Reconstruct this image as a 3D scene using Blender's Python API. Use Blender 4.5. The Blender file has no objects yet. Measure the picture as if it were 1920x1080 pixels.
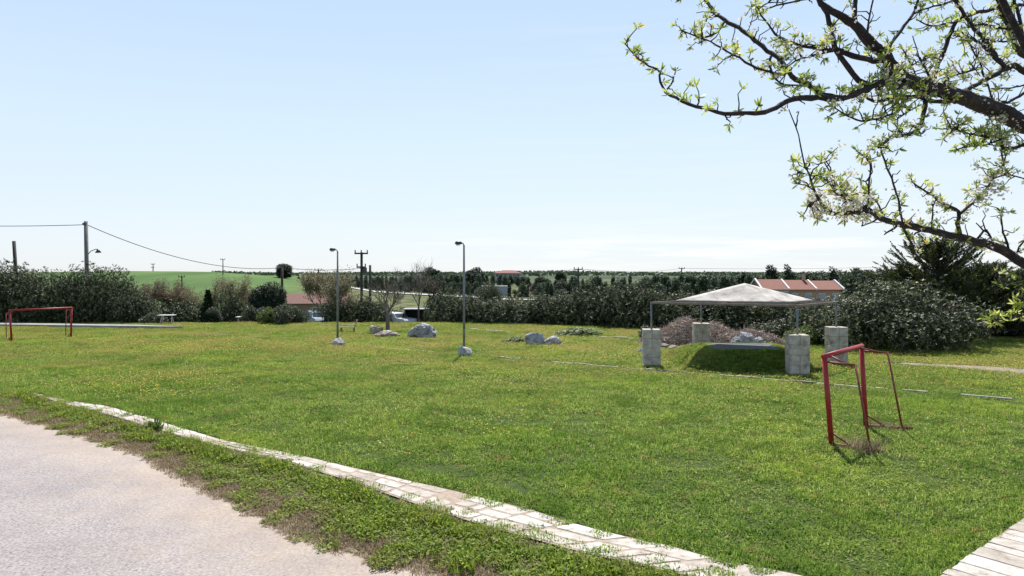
import bpy, math, random
import numpy as np
from mathutils import Vector, noise as mnoise

# ---------------------------------------------------------------- camera, sky, sun, exposure
CH, F, HY = 3.9, 1280.0, 515.0            # eye height (m), focal length and horizon row in 1920x1080 pixels
S = bpy.context.scene
C = S.collection
cam = bpy.data.objects.new('camera', bpy.data.cameras.new('camera')); C.objects.link(cam)
cam.location = (0, 0, CH); cam.rotation_euler = (math.radians(90), 0, 0)
cam.data.sensor_width = 36; cam.data.lens = 36*F/1920; cam.data.shift_y = -(540-HY)/1920
cam.data.clip_start = 0.1; cam.data.clip_end = 12000
S.camera = cam
SUN_EL, SUN_AZ = math.radians(55), math.radians(4)
w = bpy.data.worlds.new('World'); S.world = w; w.use_nodes = True
nt = w.node_tree; N = nt.nodes; Lk = nt.links
bg = N['Background']; bg.inputs['Strength'].default_value = 0.098
sky = N.new('ShaderNodeTexSky'); sky.sky_type = 'NISHITA'; sky.sun_disc = False
sky.sun_elevation = SUN_EL; sky.sun_rotation = SUN_AZ; sky.altitude = 50; sky.air_density = 1.0; sky.dust_density = 0.4; sky.ozone_density = 3.0
tc = N.new('ShaderNodeTexCoord'); mp = N.new('ShaderNodeMapping'); mp.inputs['Scale'].default_value = (5, 5, 70)
cn = N.new('ShaderNodeTexNoise'); cn.inputs['Scale'].default_value = 1.0; cn.inputs['Detail'].default_value = 6; cn.inputs['Roughness'].default_value = .6
cr = N.new('ShaderNodeValToRGB'); cr.color_ramp.elements[0].position = .47; cr.color_ramp.elements[1].position = .66
sx = N.new('ShaderNodeSeparateXYZ'); hr = N.new('ShaderNodeValToRGB')   # band of low cloud just above the horizon, to the right
e = hr.color_ramp.elements; e[0].position = 0; e[0].color = (.45, .45, .45, 1); e[1].position = .04; e[1].color = (1, 1, 1, 1)
x2 = e.new(.058); x2.color = (0.25, .25, .25, 1); x3 = e.new(.085); x3.color = (0.1, .1, .1, 1); x4 = e.new(.3); x4.color = (0.05, 0.05, 0.05, 1)
xr = N.new('ShaderNodeMapRange'); xr.inputs[1].default_value = -.25; xr.inputs[2].default_value = .15
ml = N.new('ShaderNodeMath'); ml.operation = 'MULTIPLY'; ml2 = N.new('ShaderNodeMath'); ml2.operation = 'MULTIPLY'
mx = N.new('ShaderNodeMixRGB'); mx.inputs[2].default_value = (7.2, 7.2, 7.2, 1)
pale = N.new('ShaderNodeMixRGB'); pale.inputs[0].default_value = .82
vr = N.new('ShaderNodeValToRGB'); ve = vr.color_ramp.elements; ve[0].position = 0; ve[0].color = (.565, .60, .645, 1); ve[1].position = 1.0; ve[1].color = (.05, .10, .24, 1)
for p_, c_ in ((.06, (.56, .61, .665, 1)), (.2, (.51, .605, .70, 1)), (.38, (.41, .53, .69, 1)), (.62, (.13, .22, .40, 1))): vk = ve.new(p_); vk.color = c_
vs_ = N.new('ShaderNodeVectorMath'); vs_.operation = 'SCALE'; vs_.inputs['Scale'].default_value = 10.0  # thin high veil over the blue
Lk.new(tc.outputs['Generated'], mp.inputs[0]); Lk.new(mp.outputs[0], cn.inputs['Vector']); Lk.new(cn.outputs['Fac'], cr.inputs[0])
Lk.new(tc.outputs['Generated'], sx.inputs[0]); Lk.new(sx.outputs['Z'], hr.inputs[0]); Lk.new(sx.outputs['X'], xr.inputs[0])
Lk.new(cr.outputs[0], ml.inputs[0]); Lk.new(hr.outputs[0], ml.inputs[1]); Lk.new(ml.outputs[0], ml2.inputs[0]); Lk.new(xr.outputs[0], ml2.inputs[1])
Lk.new(sx.outputs['Z'], vr.inputs[0]); Lk.new(vr.outputs[0], vs_.inputs[0]); Lk.new(vs_.outputs[0], pale.inputs[2]); Lk.new(sky.outputs[0], pale.inputs[1]); Lk.new(pale.outputs[0], mx.inputs[1]); Lk.new(ml2.outputs[0], mx.inputs[0]); Lk.new(mx.outputs[0], bg.inputs['Color'])
sd = Vector((math.sin(SUN_AZ)*math.cos(SUN_EL), math.cos(SUN_AZ)*math.cos(SUN_EL), math.sin(SUN_EL)))
sl = bpy.data.lights.new('sun', 'SUN'); sl.energy = 5.0; sl.angle = math.radians(.53); sl.color = (1, .955, .88)
so = bpy.data.objects.new('sun', sl); C.objects.link(so); so.rotation_euler = sd.to_track_quat('Z', 'Y').to_euler(); so.location = sd*60
S.view_settings.view_transform = 'Standard'; S.view_settings.look = 'None'; S.view_settings.gamma = 1; S.view_settings.use_curve_mapping = False
S.view_settings.exposure = 0.60
S.cycles.max_bounces = 6; S.cycles.diffuse_bounces = 3; S.cycles.transparent_max_bounces = 8

rng = np.random.default_rng(7); random.seed(7)

# ---------------------------------------------------------------- helpers
def sm(a, b, t):
    t = np.clip((t-a)/(b-a), 0, 1); return t*t*(3-2*t)
def terrain(x, y):
    x = np.asarray(x, float); y = np.asarray(y, float)
    z = np.interp(y, [-1e4, 54, 60, 66, 80, 100, 300, 700, 1500, 2300, 3200, 5000], [0, 0, -.7, -1.3, -2.6, -4, -4, -1.5, 2.0, 3.5, 14, 12])
    z = z+sm(1800, 3200, y)*(3*np.sin(x/310+1)+2*np.sin(x/120))
    u = np.clip(x/np.maximum(y, 1)*F+960, -2000, 3000)                     # the sown hill on the left
    crest = np.interp(u, [-1500, 0, 220, 330, 400, 520, 580, 640, 700], [6, 7.5, 9.4, 9.3, 9.0, 6.6, 4.4, 1.5, 0])
    hill = crest*sm(130, 345, y)*(1-sm(360, 560, y))
    return z+hill*(y > 100)
def P(px, py, z=0.0):
    Y = (CH-z)*F/(py-HY); return Vector(((px-960)/F*Y, Y, z))
def Q(px, py, Y): return Vector(((px-960)/F*Y, Y, CH-(py-HY)/F*Y))
def G(px, Y):
    X = (px-960)/F*Y; return Vector((X, Y, float(terrain(X, Y))))

def tag(o, label=None, cat=None, group=None, kind=None):
    if label: o['label'] = label
    if cat: o['category'] = cat
    if group: o['group'] = group
    if kind: o['kind'] = kind
    return o
def thing(name, label, cat, loc=(0, 0, 0), rz=0, group=None):
    o = bpy.data.objects.new(name, None); C.objects.link(o); o.location = loc; o.rotation_euler = (0, 0, rz); o.empty_display_size = .2
    return tag(o, label, cat, group)
def link(name, me, mat, parent=None, loc=None):
    o = bpy.data.objects.new(name, me); C.objects.link(o)
    for m in (mat if isinstance(mat, (list, tuple)) else [mat]): me.materials.append(m)
    if parent: o.parent = parent
    if loc is not None: o.location = loc
    return o
def copy_tree(o, parent=None):
    c = o.copy(); C.objects.link(c); c.parent = parent
    for ch in [k for k in bpy.data.objects if k.parent == o]: copy_tree(ch, c)
    return c
class MB:
    def __init__(s): s.v = []; s.f = []; s.m = []
    def add(s, vs, fs, m=0):
        b = len(s.v); s.v += [tuple(v) for v in vs]; s.f += [tuple(i+b for i in f) for f in fs]; s.m += [m]*len(fs); return s
    def box(s, c, d, rz=0, m=0, bevel=0.0):
        cx, cy, cz = c; hx, hy, hz = d[0]/2, d[1]/2, d[2]/2; ca, sa = math.cos(rz), math.sin(rz); b = min(bevel, hx*.9, hy*.9, hz*.9)
        if b <= 0:
            vs = [(x, y, z) for z in (-hz, hz) for x, y in ((-hx, -hy), (hx, -hy), (hx, hy), (-hx, hy))]
            fs = [(3, 2, 1, 0), (4, 5, 6, 7), (0, 1, 5, 4), (1, 2, 6, 5), (2, 3, 7, 6), (3, 0, 4, 7)]
        else:
            rg = lambda ax, ay, z: [(x, y, z) for x, y in ((-ax+b, -ay), (ax-b, -ay), (ax, -ay+b), (ax, ay-b), (ax-b, ay), (-ax+b, ay), (-ax, ay-b), (-ax, -ay+b))]
            vs = rg(hx-b, hy-b, -hz)+rg(hx, hy, -hz+b)+rg(hx, hy, hz-b)+rg(hx-b, hy-b, hz)
            fs = [tuple(range(7, -1, -1)), tuple(range(24, 32))]
            for k in range(3): fs += [(k*8+i, k*8+(i+1) % 8, k*8+8+(i+1) % 8, k*8+8+i) for i in range(8)]
        return s.add([(cx+x*ca-y*sa, cy+x*sa+y*ca, cz+z) for x, y, z in vs], fs, m)
    def tube(s, pts, r, n=8, m=0, cap=True):
        pts = [Vector(p) for p in pts]; k = len(pts)
        if not isinstance(r, (list, tuple)): r = [r]*k
        vs = []; up = None
        for i, p in enumerate(pts):
            t = (pts[min(i+1, k-1)]-pts[max(i-1, 0)]).normalized()
            if up is None: up = t.orthogonal().normalized()
            up = (up-t*up.dot(t))
            up = up.normalized() if up.length > 1e-5 else t.orthogonal().normalized()
            q = t.cross(up)
            for j in range(n):
                a = 2*math.pi*j/n; vs.append(p+(up*math.cos(a)+q*math.sin(a))*r[i])
        fs = [(i*n+j, i*n+(j+1) % n, (i+1)*n+(j+1) % n, (i+1)*n+j) for i in range(k-1) for j in range(n)]
        if cap: fs += [tuple(range(n-1, -1, -1)), tuple((k-1)*n+j for j in range(n))]
        return s.add(vs, fs, m)
    def build(s, name, mat, parent=None, origin=None, smooth=False):
        me = bpy.data.meshes.new(name)
        o0 = Vector(origin) if origin is not None else Vector((0, 0, 0))
        me.from_pydata([Vector(v)-o0 for v in s.v], [], s.f)
        if smooth: me.polygons.foreach_set('use_smooth', [True]*len(s.f))
        if isinstance(mat, (list, tuple)): me.polygons.foreach_set('material_index', s.m)
        me.update(); return link(name, me, mat, parent)

def nodes_of(m):
    m.use_nodes = True; return m.node_tree.nodes, m.node_tree.links, m.node_tree.nodes['Principled BSDF']
def ramp(N, stops):
    r = N.new('ShaderNodeValToRGB'); el = r.color_ramp.elements
    el[0].position, el[0].color = stops[0][0], (*stops[0][1], 1); el[1].position, el[1].color = stops[-1][0], (*stops[-1][1], 1)
    for p, c in stops[1:-1]: k = el.new(p); k.color = (*c, 1)
    return r
def mat(name, stops, scale=3.0, rough=.8, bump=0.0, bscale=20, metal=0, detail=6, spec=.5, coord='obj'):
    m = bpy.data.materials.new(name); N, L, b = nodes_of(m)
    if not isinstance(stops, list): stops = [(.3, tuple(c*.82 for c in stops)), (.7, tuple(min(1, c*1.15) for c in stops))]
    tc = N.new('ShaderNodeTexCoord') if coord == 'obj' else N.new('ShaderNodeNewGeometry'); out = tc.outputs['Object' if coord == 'obj' else 'Position']
    n = N.new('ShaderNodeTexNoise'); n.inputs['Scale'].default_value = scale; n.inputs['Detail'].default_value = detail; n.inputs['Roughness'].default_value = .65
    r = ramp(N, stops); L.new(out, n.inputs['Vector']); L.new(n.outputs['Fac'], r.inputs[0]); L.new(r.outputs[0], b.inputs['Base Color'])
    b.inputs['Roughness'].default_value = rough; b.inputs['Metallic'].default_value = metal; b.inputs['Specular IOR Level'].default_value = spec
    if bump:
        n2 = N.new('ShaderNodeTexNoise'); n2.inputs['Scale'].default_value = bscale; n2.inputs['Detail'].default_value = 9
        bp = N.new('ShaderNodeBump'); bp.inputs['Strength'].default_value = 1; bp.inputs['Distance'].default_value = bump
        L.new(out, n2.inputs['Vector']); L.new(n2.outputs['Fac'], bp.inputs['Height']); L.new(bp.outputs[0], b.inputs['Normal'])
    return m
def leafmat(name, stops, rough=.5, trans=.35, tcol=None, world=None, spec=.5, ydry=None):
    m = bpy.data.materials.new(name); N, L, b = nodes_of(m)
    a = N.new('ShaderNodeAttribute'); a.attribute_name = 'rnd'; r = ramp(N, stops); L.new(a.outputs['Fac'], r.inputs[0]); col = r.outputs[0]
    if world:                                                             # colour drifts over the ground in patches
        g = N.new('ShaderNodeNewGeometry'); prev = col
        for sc, lo, hi, wc, fac in world:
            n = N.new('ShaderNodeTexNoise'); n.inputs['Scale'].default_value = sc; n.inputs['Detail'].default_value = 3
            mr = N.new('ShaderNodeMapRange'); mr.inputs[1].default_value = lo; mr.inputs[2].default_value = hi; mr.inputs[4].default_value = fac
            mxx = N.new('ShaderNodeMixRGB'); mxx.inputs[2].default_value = (*wc, 1)
            L.new(g.outputs['Position'], n.inputs['Vector']); L.new(n.outputs['Fac'], mr.inputs[0]); L.new(mr.outputs[0], mxx.inputs[0]); L.new(prev, mxx.inputs[1]); prev = mxx.outputs[0]
        if ydry:                                                          # the far half of the field grows drier and full of sorrel
            sx_ = N.new('ShaderNodeSeparateXYZ'); L.new(g.outputs['Position'], sx_.inputs[0]); m1 = N.new('ShaderNodeMapRange'); m1.inputs[1].default_value = 19; m1.inputs[2].default_value = 34; L.new(sx_.outputs['Y'], m1.inputs[0])
            n = N.new('ShaderNodeTexNoise'); n.inputs['Scale'].default_value = .32; n.inputs['Detail'].default_value = 5; L.new(g.outputs['Position'], n.inputs['Vector'])
            m2 = N.new('ShaderNodeMapRange'); m2.inputs[1].default_value = .42; m2.inputs[2].default_value = .62; m2.inputs[4].default_value = .62; L.new(n.outputs['Fac'], m2.inputs[0])
            m3 = N.new('ShaderNodeMath'); m3.operation = 'MULTIPLY'; L.new(m1.outputs[0], m3.inputs[0]); L.new(m2.outputs[0], m3.inputs[1])
            mxx = N.new('ShaderNodeMixRGB'); mxx.inputs[2].default_value = (*ydry, 1); L.new(m3.outputs[0], mxx.inputs[0]); L.new(prev, mxx.inputs[1]); prev = mxx.outputs[0]
        col = prev
    L.new(col, b.inputs['Base Color']); b.inputs['Roughness'].default_value = rough; b.inputs['Specular IOR Level'].default_value = spec
    t = N.new('ShaderNodeBsdfTranslucent'); ms = N.new('ShaderNodeMixShader'); ms.inputs[0].default_value = trans
    if tcol:
        mm = N.new('ShaderNodeMixRGB'); mm.blend_type = 'MULTIPLY'; mm.inputs[0].default_value = 1; mm.inputs[2].default_value = (*tcol, 1); L.new(col, mm.inputs[1]); L.new(mm.outputs[0], t.inputs[0])
    else: L.new(col, t.inputs[0])
    L.new(b.outputs[0], ms.inputs[1]); L.new(t.outputs[0], ms.inputs[2]); L.new(ms.outputs[0], N['Material Output'].inputs[0])
    return m

def unit(a): return a/np.maximum(np.linalg.norm(a, axis=1, keepdims=True), 1e-9)
def rdir(n): return unit(rng.normal(size=(n, 3)))
def leafmesh(name, c, a, b, rnd):
    """diamond leaves: centre c, half length vector a, half width vector b"""
    n = len(c); v = np.empty((n, 4, 3)); v[:, 0] = c-a; v[:, 1] = c+b-a*.15; v[:, 2] = c+a; v[:, 3] = c-b-a*.15
    me = bpy.data.meshes.new(name); me.vertices.add(n*4); me.loops.add(n*4); me.polygons.add(n)
    me.vertices.foreach_set('co', v.reshape(-1)); me.loops.foreach_set('vertex_index', np.arange(n*4, dtype=np.int32))
    me.polygons.foreach_set('loop_start', np.arange(0, n*4, 4, dtype=np.int32)); me.polygons.foreach_set('loop_total', np.full(n, 4, np.int32))
    at = me.attributes.new('rnd', 'FLOAT', 'POINT'); at.data.foreach_set('value', np.repeat(rnd, 4).astype(np.float32)); me.update(); return me
def lobes_points(n, lobes, inner=.45):
    L = np.array(lobes, float); wts = L[:, 3]*L[:, 4]+L[:, 3]*L[:, 5]; k = rng.choice(len(L), n, p=wts/wts.sum())
    d = rdir(n); r = inner+(1-inner)*rng.random(n)**.5; r *= 1+.035*rng.normal(size=n)
    return L[k, :3]+d*r[:, None]*L[k, 3:6], d
def cloud(name, n, lobes, ll, lw, up=.3, rosette=1, inner=.45, zmin=.05):
    c, d = lobes_points(n//rosette, lobes, inner); rr = rng.random(len(c))
    if rosette > 1:
        c = np.repeat(c, rosette, 0); d = np.repeat(d, rosette, 0); rr = np.repeat(rr, rosette)
    m = len(c); a = unit(d+rdir(m)*1.0+np.array([0, 0, up])); nr = unit(d*.8+rdir(m)*.75+np.array([0, 0, .55])); a = unit(a-nr*(np.sum(a*nr, 1, keepdims=True))*.8); b = unit(np.cross(nr, a))
    s = rng.uniform(.7, 1.25, (m, 1)); a = a*ll/2*s; b = b*lw/2*s
    if rosette > 1: c = c+a*.9
    k = c[:, 2] > zmin
    return leafmesh(name, c[k], a[k], b[k], np.clip(.85*rr**1.5+.2*rng.random(m), 0, 1)[k])
def mound_lobes(wd, dp, h, n, seed, size=.42):
    r = random.Random(seed); out = []; n = int(n*1.35)
    for i in range(n):
        a = r.uniform(0, 2*math.pi); q = math.sqrt(r.random())*.74 if i % 3 else r.uniform(.5, .78)
        s = r.uniform(.75, 1.2)*size*h*.55
        zz = h*(1-.55*q*q)*r.uniform(.55, 1.0)-s*.9 if i % 3 else r.uniform(.12, .42)*h
        out.append((math.cos(a)*q*wd/2, math.sin(a)*q*dp/2, max(zz, s*.4), s*1.25, s*1.25, s))
    return out
def rock_mesh(name, dx, dy, dz, seed, rough=.28, sub=4, material=None):
    import bmesh
    bm = bmesh.new(); bmesh.ops.create_icosphere(bm, subdivisions=sub, radius=1)
    o = Vector((seed*7.1, seed*3.3, seed*1.7))
    for v in bm.verts:
        p = v.co.copy(); q = 1+rough*mnoise.noise(p*1.3+o)+rough*.6*mnoise.noise(p*2.7+o)
        for k in range(9):                                                # knock planes off the ball
            r = random.Random(seed*31+k); nrm = Vector((r.uniform(-1, 1), r.uniform(-1, 1), r.uniform(-.2, 1))).normalized(); lim = r.uniform(.62, .86); d = (p*q).dot(nrm)
            if d > lim: q *= lim/d*.96+.04
        q += rough*.30*mnoise.noise(p*6+o)+rough*.12*mnoise.noise(p*15+o)
        v.co = Vector((p.x*q*dx/2, p.y*q*dy/2, (p.z*q*.62+.38)*dz*.98))
        if v.co.z < -.06: v.co.z = -.06
    for ax, want in ((0, dx), (1, dy)):
        lo_, hi_ = min(v.co[ax] for v in bm.verts), max(v.co[ax] for v in bm.verts)
        for v in bm.verts: v.co[ax] = (v.co[ax]-(lo_+hi_)/2)*want/(hi_-lo_)
    hi_ = max(v.co.z for v in bm.verts)
    for v in bm.verts: v.co.z *= dz/hi_
    me = bpy.data.meshes.new(name); bm.to_mesh(me); bm.free(); return me

# ---------------------------------------------------------------- materials
M = {}
M['road'] = mat('asphalt', [(.36, (.30, .265, .25)), (.5, (.42, .38, .365)), (.64, (.55, .50, .485))], 45, .95, .004, 160, coord='geo')
M['sand'] = mat('dusty_sand', [(.3, (.27, .21, .155)), (.7, (.42, .36, .29))], 8, .95, .004, 90, coord='geo')
M['soil'] = mat('soil', [(.3, (.05, .06, .02)), (.7, (.10, .12, .03))], 6, .95, .01, 50, coord='geo')
M['stone'] = mat('limestone', [(.30, (.20, .165, .13)), (.43, (.43, .40, .36)), (.68, (.62, .595, .56))], 5, .8, .004, 40, coord='geo')
_n, _l, _b = nodes_of(M['stone']); _g = _n.new('ShaderNodeNewGeometry'); _r = ramp(_n, [(0, (.66, .60, .54)), (.35, (.88, .84, .80)), (1, (1, 1, 1))]); _m = _n.new('ShaderNodeMixRGB'); _m.blend_type = 'MULTIPLY'; _m.inputs[0].default_value = 1   # every slab its own tone
_c = _b.inputs['Base Color'].links[0].from_socket; _l.new(_g.outputs['Random Per Island'], _r.inputs[0]); _l.new(_c, _m.inputs[1]); _l.new(_r.outputs[0], _m.inputs[2]); _l.new(_m.outputs[0], _b.inputs['Base Color'])
M['track'] = mat('trodden_earth', [(.3, (.15, .12, .09)), (.7, (.30, .25, .20))], 5, .95, .01, 60, coord='geo')
M['edging'] = mat('mossy_edging', [(.38, (.13, .15, .06)), (.50, (.34, .32, .26)), (.7, (.5, .47, .42))], 3.5, .9, .004, 40, coord='geo')
M['mortar'] = mat('sandy_mortar', [(.3, (.24, .18, .13)), (.7, (.42, .33, .26))], 9, .95, .004, 70, coord='geo')
M['concrete'] = mat('concrete', [(.3, (.19, .19, .185)), (.5, (.28, .275, .27)), (.72, (.40, .39, .375))], 1.6, .9, .004, 60)
M['block'] = mat('cement_block', [(.28, (.19, .165, .13)), (.5, (.42, .375, .315)), (.72, (.58, .53, .46))], 4.2, .92, .008, 50)
M['joint'] = mat('block_joint', (.22, .205, .18), 6, .95)
M['rock'] = mat('boulder_stone', [(.3, (.10, .098, .098)), (.45, (.25, .25, .255)), (.6, (.40, .40, .41)), (.75, (.56, .56, .56))], 3.2, .85, .03, 9, coord='geo')
M['rock_brown'] = mat('brown_boulder', [(.3, (.12, .085, .06)), (.5, (.30, .24, .19)), (.75, (.66, .62, .58))], 2.6, .85, .03, 9, coord='geo')
M['whitewash'] = mat('whitewashed_stone', [(.36, (.14, .135, .13)), (.5, (.40, .39, .385)), (.68, (.58, .57, .56))], 5, .8, .02, 12, coord='geo')
M['red'] = mat('red_paint', [(.3, (.20, .010, .012)), (.55, (.34, .014, .016)), (.75, (.40, .05, .035))], 9, .5, .001, 80)
M['rust'] = mat('rusty_red_steel', [(.35, (.13, .02, .015)), (.6, (.24, .05, .03)), (.8, (.42, .22, .16))], 12, .6, .001, 80)
M['steel'] = mat('galvanised_steel', [(.3, (.13, .14, .15)), (.7, (.24, .25, .26))], 5, .5, 0, metal=.3)
M['darksteel'] = mat('dark_metal', (.05, .052, .055), 6, .45)
M['polewood'] = mat('weathered_pole', [(.3, (.10, .10, .10)), (.7, (.22, .215, .21))], 7, .85)
M['darkwood'] = mat('creosoted_pole', (.035, .03, .027), 7, .85)
M['wood'] = mat('grey_wood', [(.3, (.14, .10, .08)), (.7, (.3, .24, .2))], 8, .85)
M['cable'] = mat('black_cable', (.06, .06, .065), 4, .6)
M['canvas'] = mat('weathered_canvas', [(.32, (.20, .175, .145)), (.5, (.41, .38, .345)), (.7, (.52, .495, .46))], 2.0, .9, .012, 7, coord='geo')
M['bark'] = mat('plum_bark', [(.32, (.006, .004, .0035)), (.55, (.022, .014, .011)), (.75, (.08, .055, .045))], 22, .9, .012, 55)
M['barkgrey'] = mat('grey_bark', [(.3, (.08, .065, .05)), (.7, (.22, .19, .155))], 9, .9)
M['barkdark'] = mat('dark_bark', (.05, .04, .032), 9, .9)
M['twig'] = mat('dry_twigs', [(.3, (.20, .14, .10)), (.5, (.42, .33, .27)), (.7, (.60, .51, .44))], 14, .9, coord='geo')
M['roof'] = mat('clay_tiles', [(.3, (.16, .055, .036)), (.7, (.26, .10, .066))], 3, .85)
M['redbrown'] = mat('brown_tiles', (.17, .085, .065), 4, .9)
M['plaster'] = mat('orange_plaster', (.36, .24, .18), 2, .9)
M['tanplaster'] = mat('tan_plaster', (.36, .28, .20), 2, .9)
M['white'] = mat('white_paint', (.55, .55, .55), 3, .6)
M['greyblue'] = mat('grey_blue_panel', (.30, .33, .38), 3, .7)
M['glass'] = mat('window_glass', (.05, .065, .08), 3, .12)
M['carblue'] = mat('pale_blue_car_paint', (.34, .43, .52), 3, .25)
M['carwhite'] = mat('white_car_paint', (.68, .69, .7), 3, .25)
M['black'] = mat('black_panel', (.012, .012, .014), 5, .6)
M['tyre'] = mat('tyre_rubber', (.02, .02, .02), 5, .9)
M['farroad'] = mat('pale_asphalt', (.42, .42, .42), .3, .9)
M['netmat'] = mat('grey_slab', [(.3, (.06, .062, .07)), (.7, (.11, .112, .12))], 3, .85)

OLE = [(0, (.014, .022, .008)), (.35, (.034, .050, .018)), (.7, (.125, .15, .06)), (.9, (.23, .25, .12)), (1, (.38, .38, .25))]
M['oleander'] = leafmat('oleander_leaf', OLE, .52, .18, spec=.4)
M['darkleaf'] = leafmat('cypress_leaf', [(0, (.008, .018, .007)), (.6, (.02, .045, .014)), (1, (.06, .10, .025))], .6, .18)
M['pine'] = leafmat('pine_needles', [(0, (.014, .03, .012)), (.6, (.035, .065, .024)), (1, (.09, .13, .04))], .6, .22)
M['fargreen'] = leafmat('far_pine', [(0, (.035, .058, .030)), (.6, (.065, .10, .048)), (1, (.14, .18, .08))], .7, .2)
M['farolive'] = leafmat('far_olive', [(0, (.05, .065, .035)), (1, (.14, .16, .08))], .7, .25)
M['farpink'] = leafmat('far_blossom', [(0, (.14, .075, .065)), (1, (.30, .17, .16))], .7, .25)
M['olive'] = leafmat('silver_green_leaf', [(0, (.035, .05, .025)), (.6, (.09, .11, .055)), (1, (.22, .24, .15))], .5, .3)
M['lime'] = leafmat('fresh_leaf', [(0, (.06, .10, .02)), (1, (.20, .27, .06))], .5, .45)
M['bud'] = leafmat('olive_buds', [(0, (.09, .085, .04)), (.6, (.21, .19, .10)), (1, (.36, .32, .20))], .6, .4)
M['budbrown'] = leafmat('brown_buds', [(0, (.10, .075, .045)), (1, (.27, .22, .13))], .7, .3)
M['cedar'] = leafmat('cedar_needles', [(0, (.010, .018, .007)), (.5, (.03, .048, .014)), (.8, (.09, .115, .022)), (1, (.24, .25, .04))], .55, .2)
GW = [(.11, .44, .58, (.12, .25, .03), .4), (.23, .52, .66, (.48, .56, .09), .55), (.7, .52, .66, (.08, .17, .02), .6), (2.2, .57, .70, (.40, .30, .12), .7), (6.5, .44, .60, (.10, .21, .012), .6)]
M['grass'] = leafmat('lawn_grass', [(0, (.06, .11, .018)), (.3, (.18, .28, .045)), (.6, (.43, .54, .11)), (.88, (.70, .71, .25)), (1, (.66, .56, .30))], .75, .55, spec=.2, world=GW, ydry=(.42, .34, .12))
M['clover'] = leafmat('verge_clover', [(0, (.05, .10, .010)), (.45, (.21, .30, .025)), (1, (.46, .52, .09))], .6, .5, spec=.3, world=[(.6, .50, .66, (.26, .25, .06), .7), (2.5, .52, .66, (.24, .22, .07), .6)])
M['dry'] = leafmat('dry_grass', [(0, (.11, .065, .045)), (.4, (.31, .21, .145)), (.7, (.30, .28, .09)), (1, (.62, .50, .40))], .7, .4)
M['petal'] = leafmat('yellow_petals', [(0, (.62, .38, .02)), (.7, (.8, .6, .05)), (1, (.8, .72, .35))], .6, .3)
M['plumleaf'] = leafmat('plum_leaf', [(0, (.10, .15, .03)), (.45, (.30, .38, .07)), (.85, (.55, .60, .16)), (1, (.58, .42, .12))], .4, .62)
M['plumflower'] = leafmat('plum_blossom', [(0, (.55, .50, .28)), (.5, (.74, .70, .58)), (1, (.84, .82, .80))], .6, .45)

# ---------------------------------------------------------------- ground to the horizon
def axis(pos):
    return np.array(sorted(set(pos)))
ys = axis(list(np.arange(-60, 0, 10))+list(np.arange(0, 130, 3.0))+list(np.arange(130, 620, 10.0))+list(np.geomspace(620, 5000, 60)))
hx = list(np.arange(0, 60, 4.0))+list(np.arange(60, 400, 9.0))+list(np.geomspace(400, 5200, 60)); xs = axis(hx+[-v for v in hx])
XX, YY = np.meshgrid(xs, ys); ZZ = terrain(XX, YY); nx, ny = len(xs), len(ys)
me = bpy.data.meshes.new('ground'); idx = np.arange(nx*ny).reshape(ny, nx)
fs = np.stack([idx[:-1, :-1], idx[:-1, 1:], idx[1:, 1:], idx[1:, :-1]], -1).reshape(-1, 4)
me.from_pydata(np.stack([XX, YY, ZZ], -1).reshape(-1, 3).tolist(), [], fs.tolist()); me.polygons.foreach_set('use_smooth', [True]*len(fs))
gm = bpy.data.materials.new('turf_and_fields'); GN, GL, gb = nodes_of(gm); gb.inputs['Roughness'].default_value = .95; gb.inputs['Specular IOR Level'].default_value = .15
geo = GN.new('ShaderNodeNewGeometry'); sp = GN.new('ShaderNodeSeparateXYZ'); GL.new(geo.outputs['Position'], sp.inputs[0])
def gnoise(sc, det=5, vec=None):
    n = GN.new('ShaderNodeTexNoise'); n.inputs['Scale'].default_value = sc; n.inputs['Detail'].default_value = det
    GL.new(vec or geo.outputs['Position'], n.inputs['Vector']); return n
def gmix(fac, a, b):
    k = GN.new('ShaderNodeMixRGB'); GL.new(fac, k.inputs[0]); GL.new(a, k.inputs[1]); GL.new(b, k.inputs[2]); return k.outputs[0]
def mr(src, a, b):
    k = GN.new('ShaderNodeMapRange'); k.inputs[1].default_value = a; k.inputs[2].default_value = b; GL.new(src, k.inputs[0]); return k.outputs[0]
lawn = ramp(GN, [(.3, (.03, .05, .010)), (.7, (.07, .095, .02))]); GL.new(gnoise(5).outputs['Fac'], lawn.inputs[0])
mead = ramp(GN, [(.38, (.03, .045, .016)), (.5, (.09, .11, .03)), (.62, (.16, .145, .07))]); GL.new(gnoise(.22, 9).outputs['Fac'], mead.inputs[0])
smp = GN.new('ShaderNodeMapping'); smp.inputs['Scale'].default_value = (1, .28, 1); GL.new(geo.outputs['Position'], smp.inputs[0])
hillc = ramp(GN, [(.35, (.05, .105, .026)), (.65, (.095, .165, .038))]); GL.new(gnoise(.05, 7, smp.outputs[0]).outputs['Fac'], hillc.inputs[0])
farc = ramp(GN, [(.40, (.022, .040, .026)), (.52, (.045, .07, .035)), (.60, (.09, .14, .035))]); GL.new(gnoise(.004, 2).outputs['Fac'], farc.inputs[0])
hm = GN.new('ShaderNodeMath'); hm.operation = 'MULTIPLY_ADD'; hm.inputs[1].default_value = .28; hm.inputs[2].default_value = 8.0; GL.new(sp.outputs['Y'], hm.inputs[0])
ha = GN.new('ShaderNodeMath'); ha.operation = 'ADD'; GL.new(hm.outputs[0], ha.inputs[0]); GL.new(sp.outputs['X'], ha.inputs[1])    # < 0 on the sown hill
col = gmix(mr(sp.outputs['Y'], 56, 62), lawn.outputs[0], mead.outputs[0])
hf = GN.new('ShaderNodeMath'); hf.operation = 'MULTIPLY'; GL.new(mr(ha.outputs[0], 6, -6), hf.inputs[0]); GL.new(mr(sp.outputs['Y'], 125, 135), hf.inputs[1])
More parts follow.
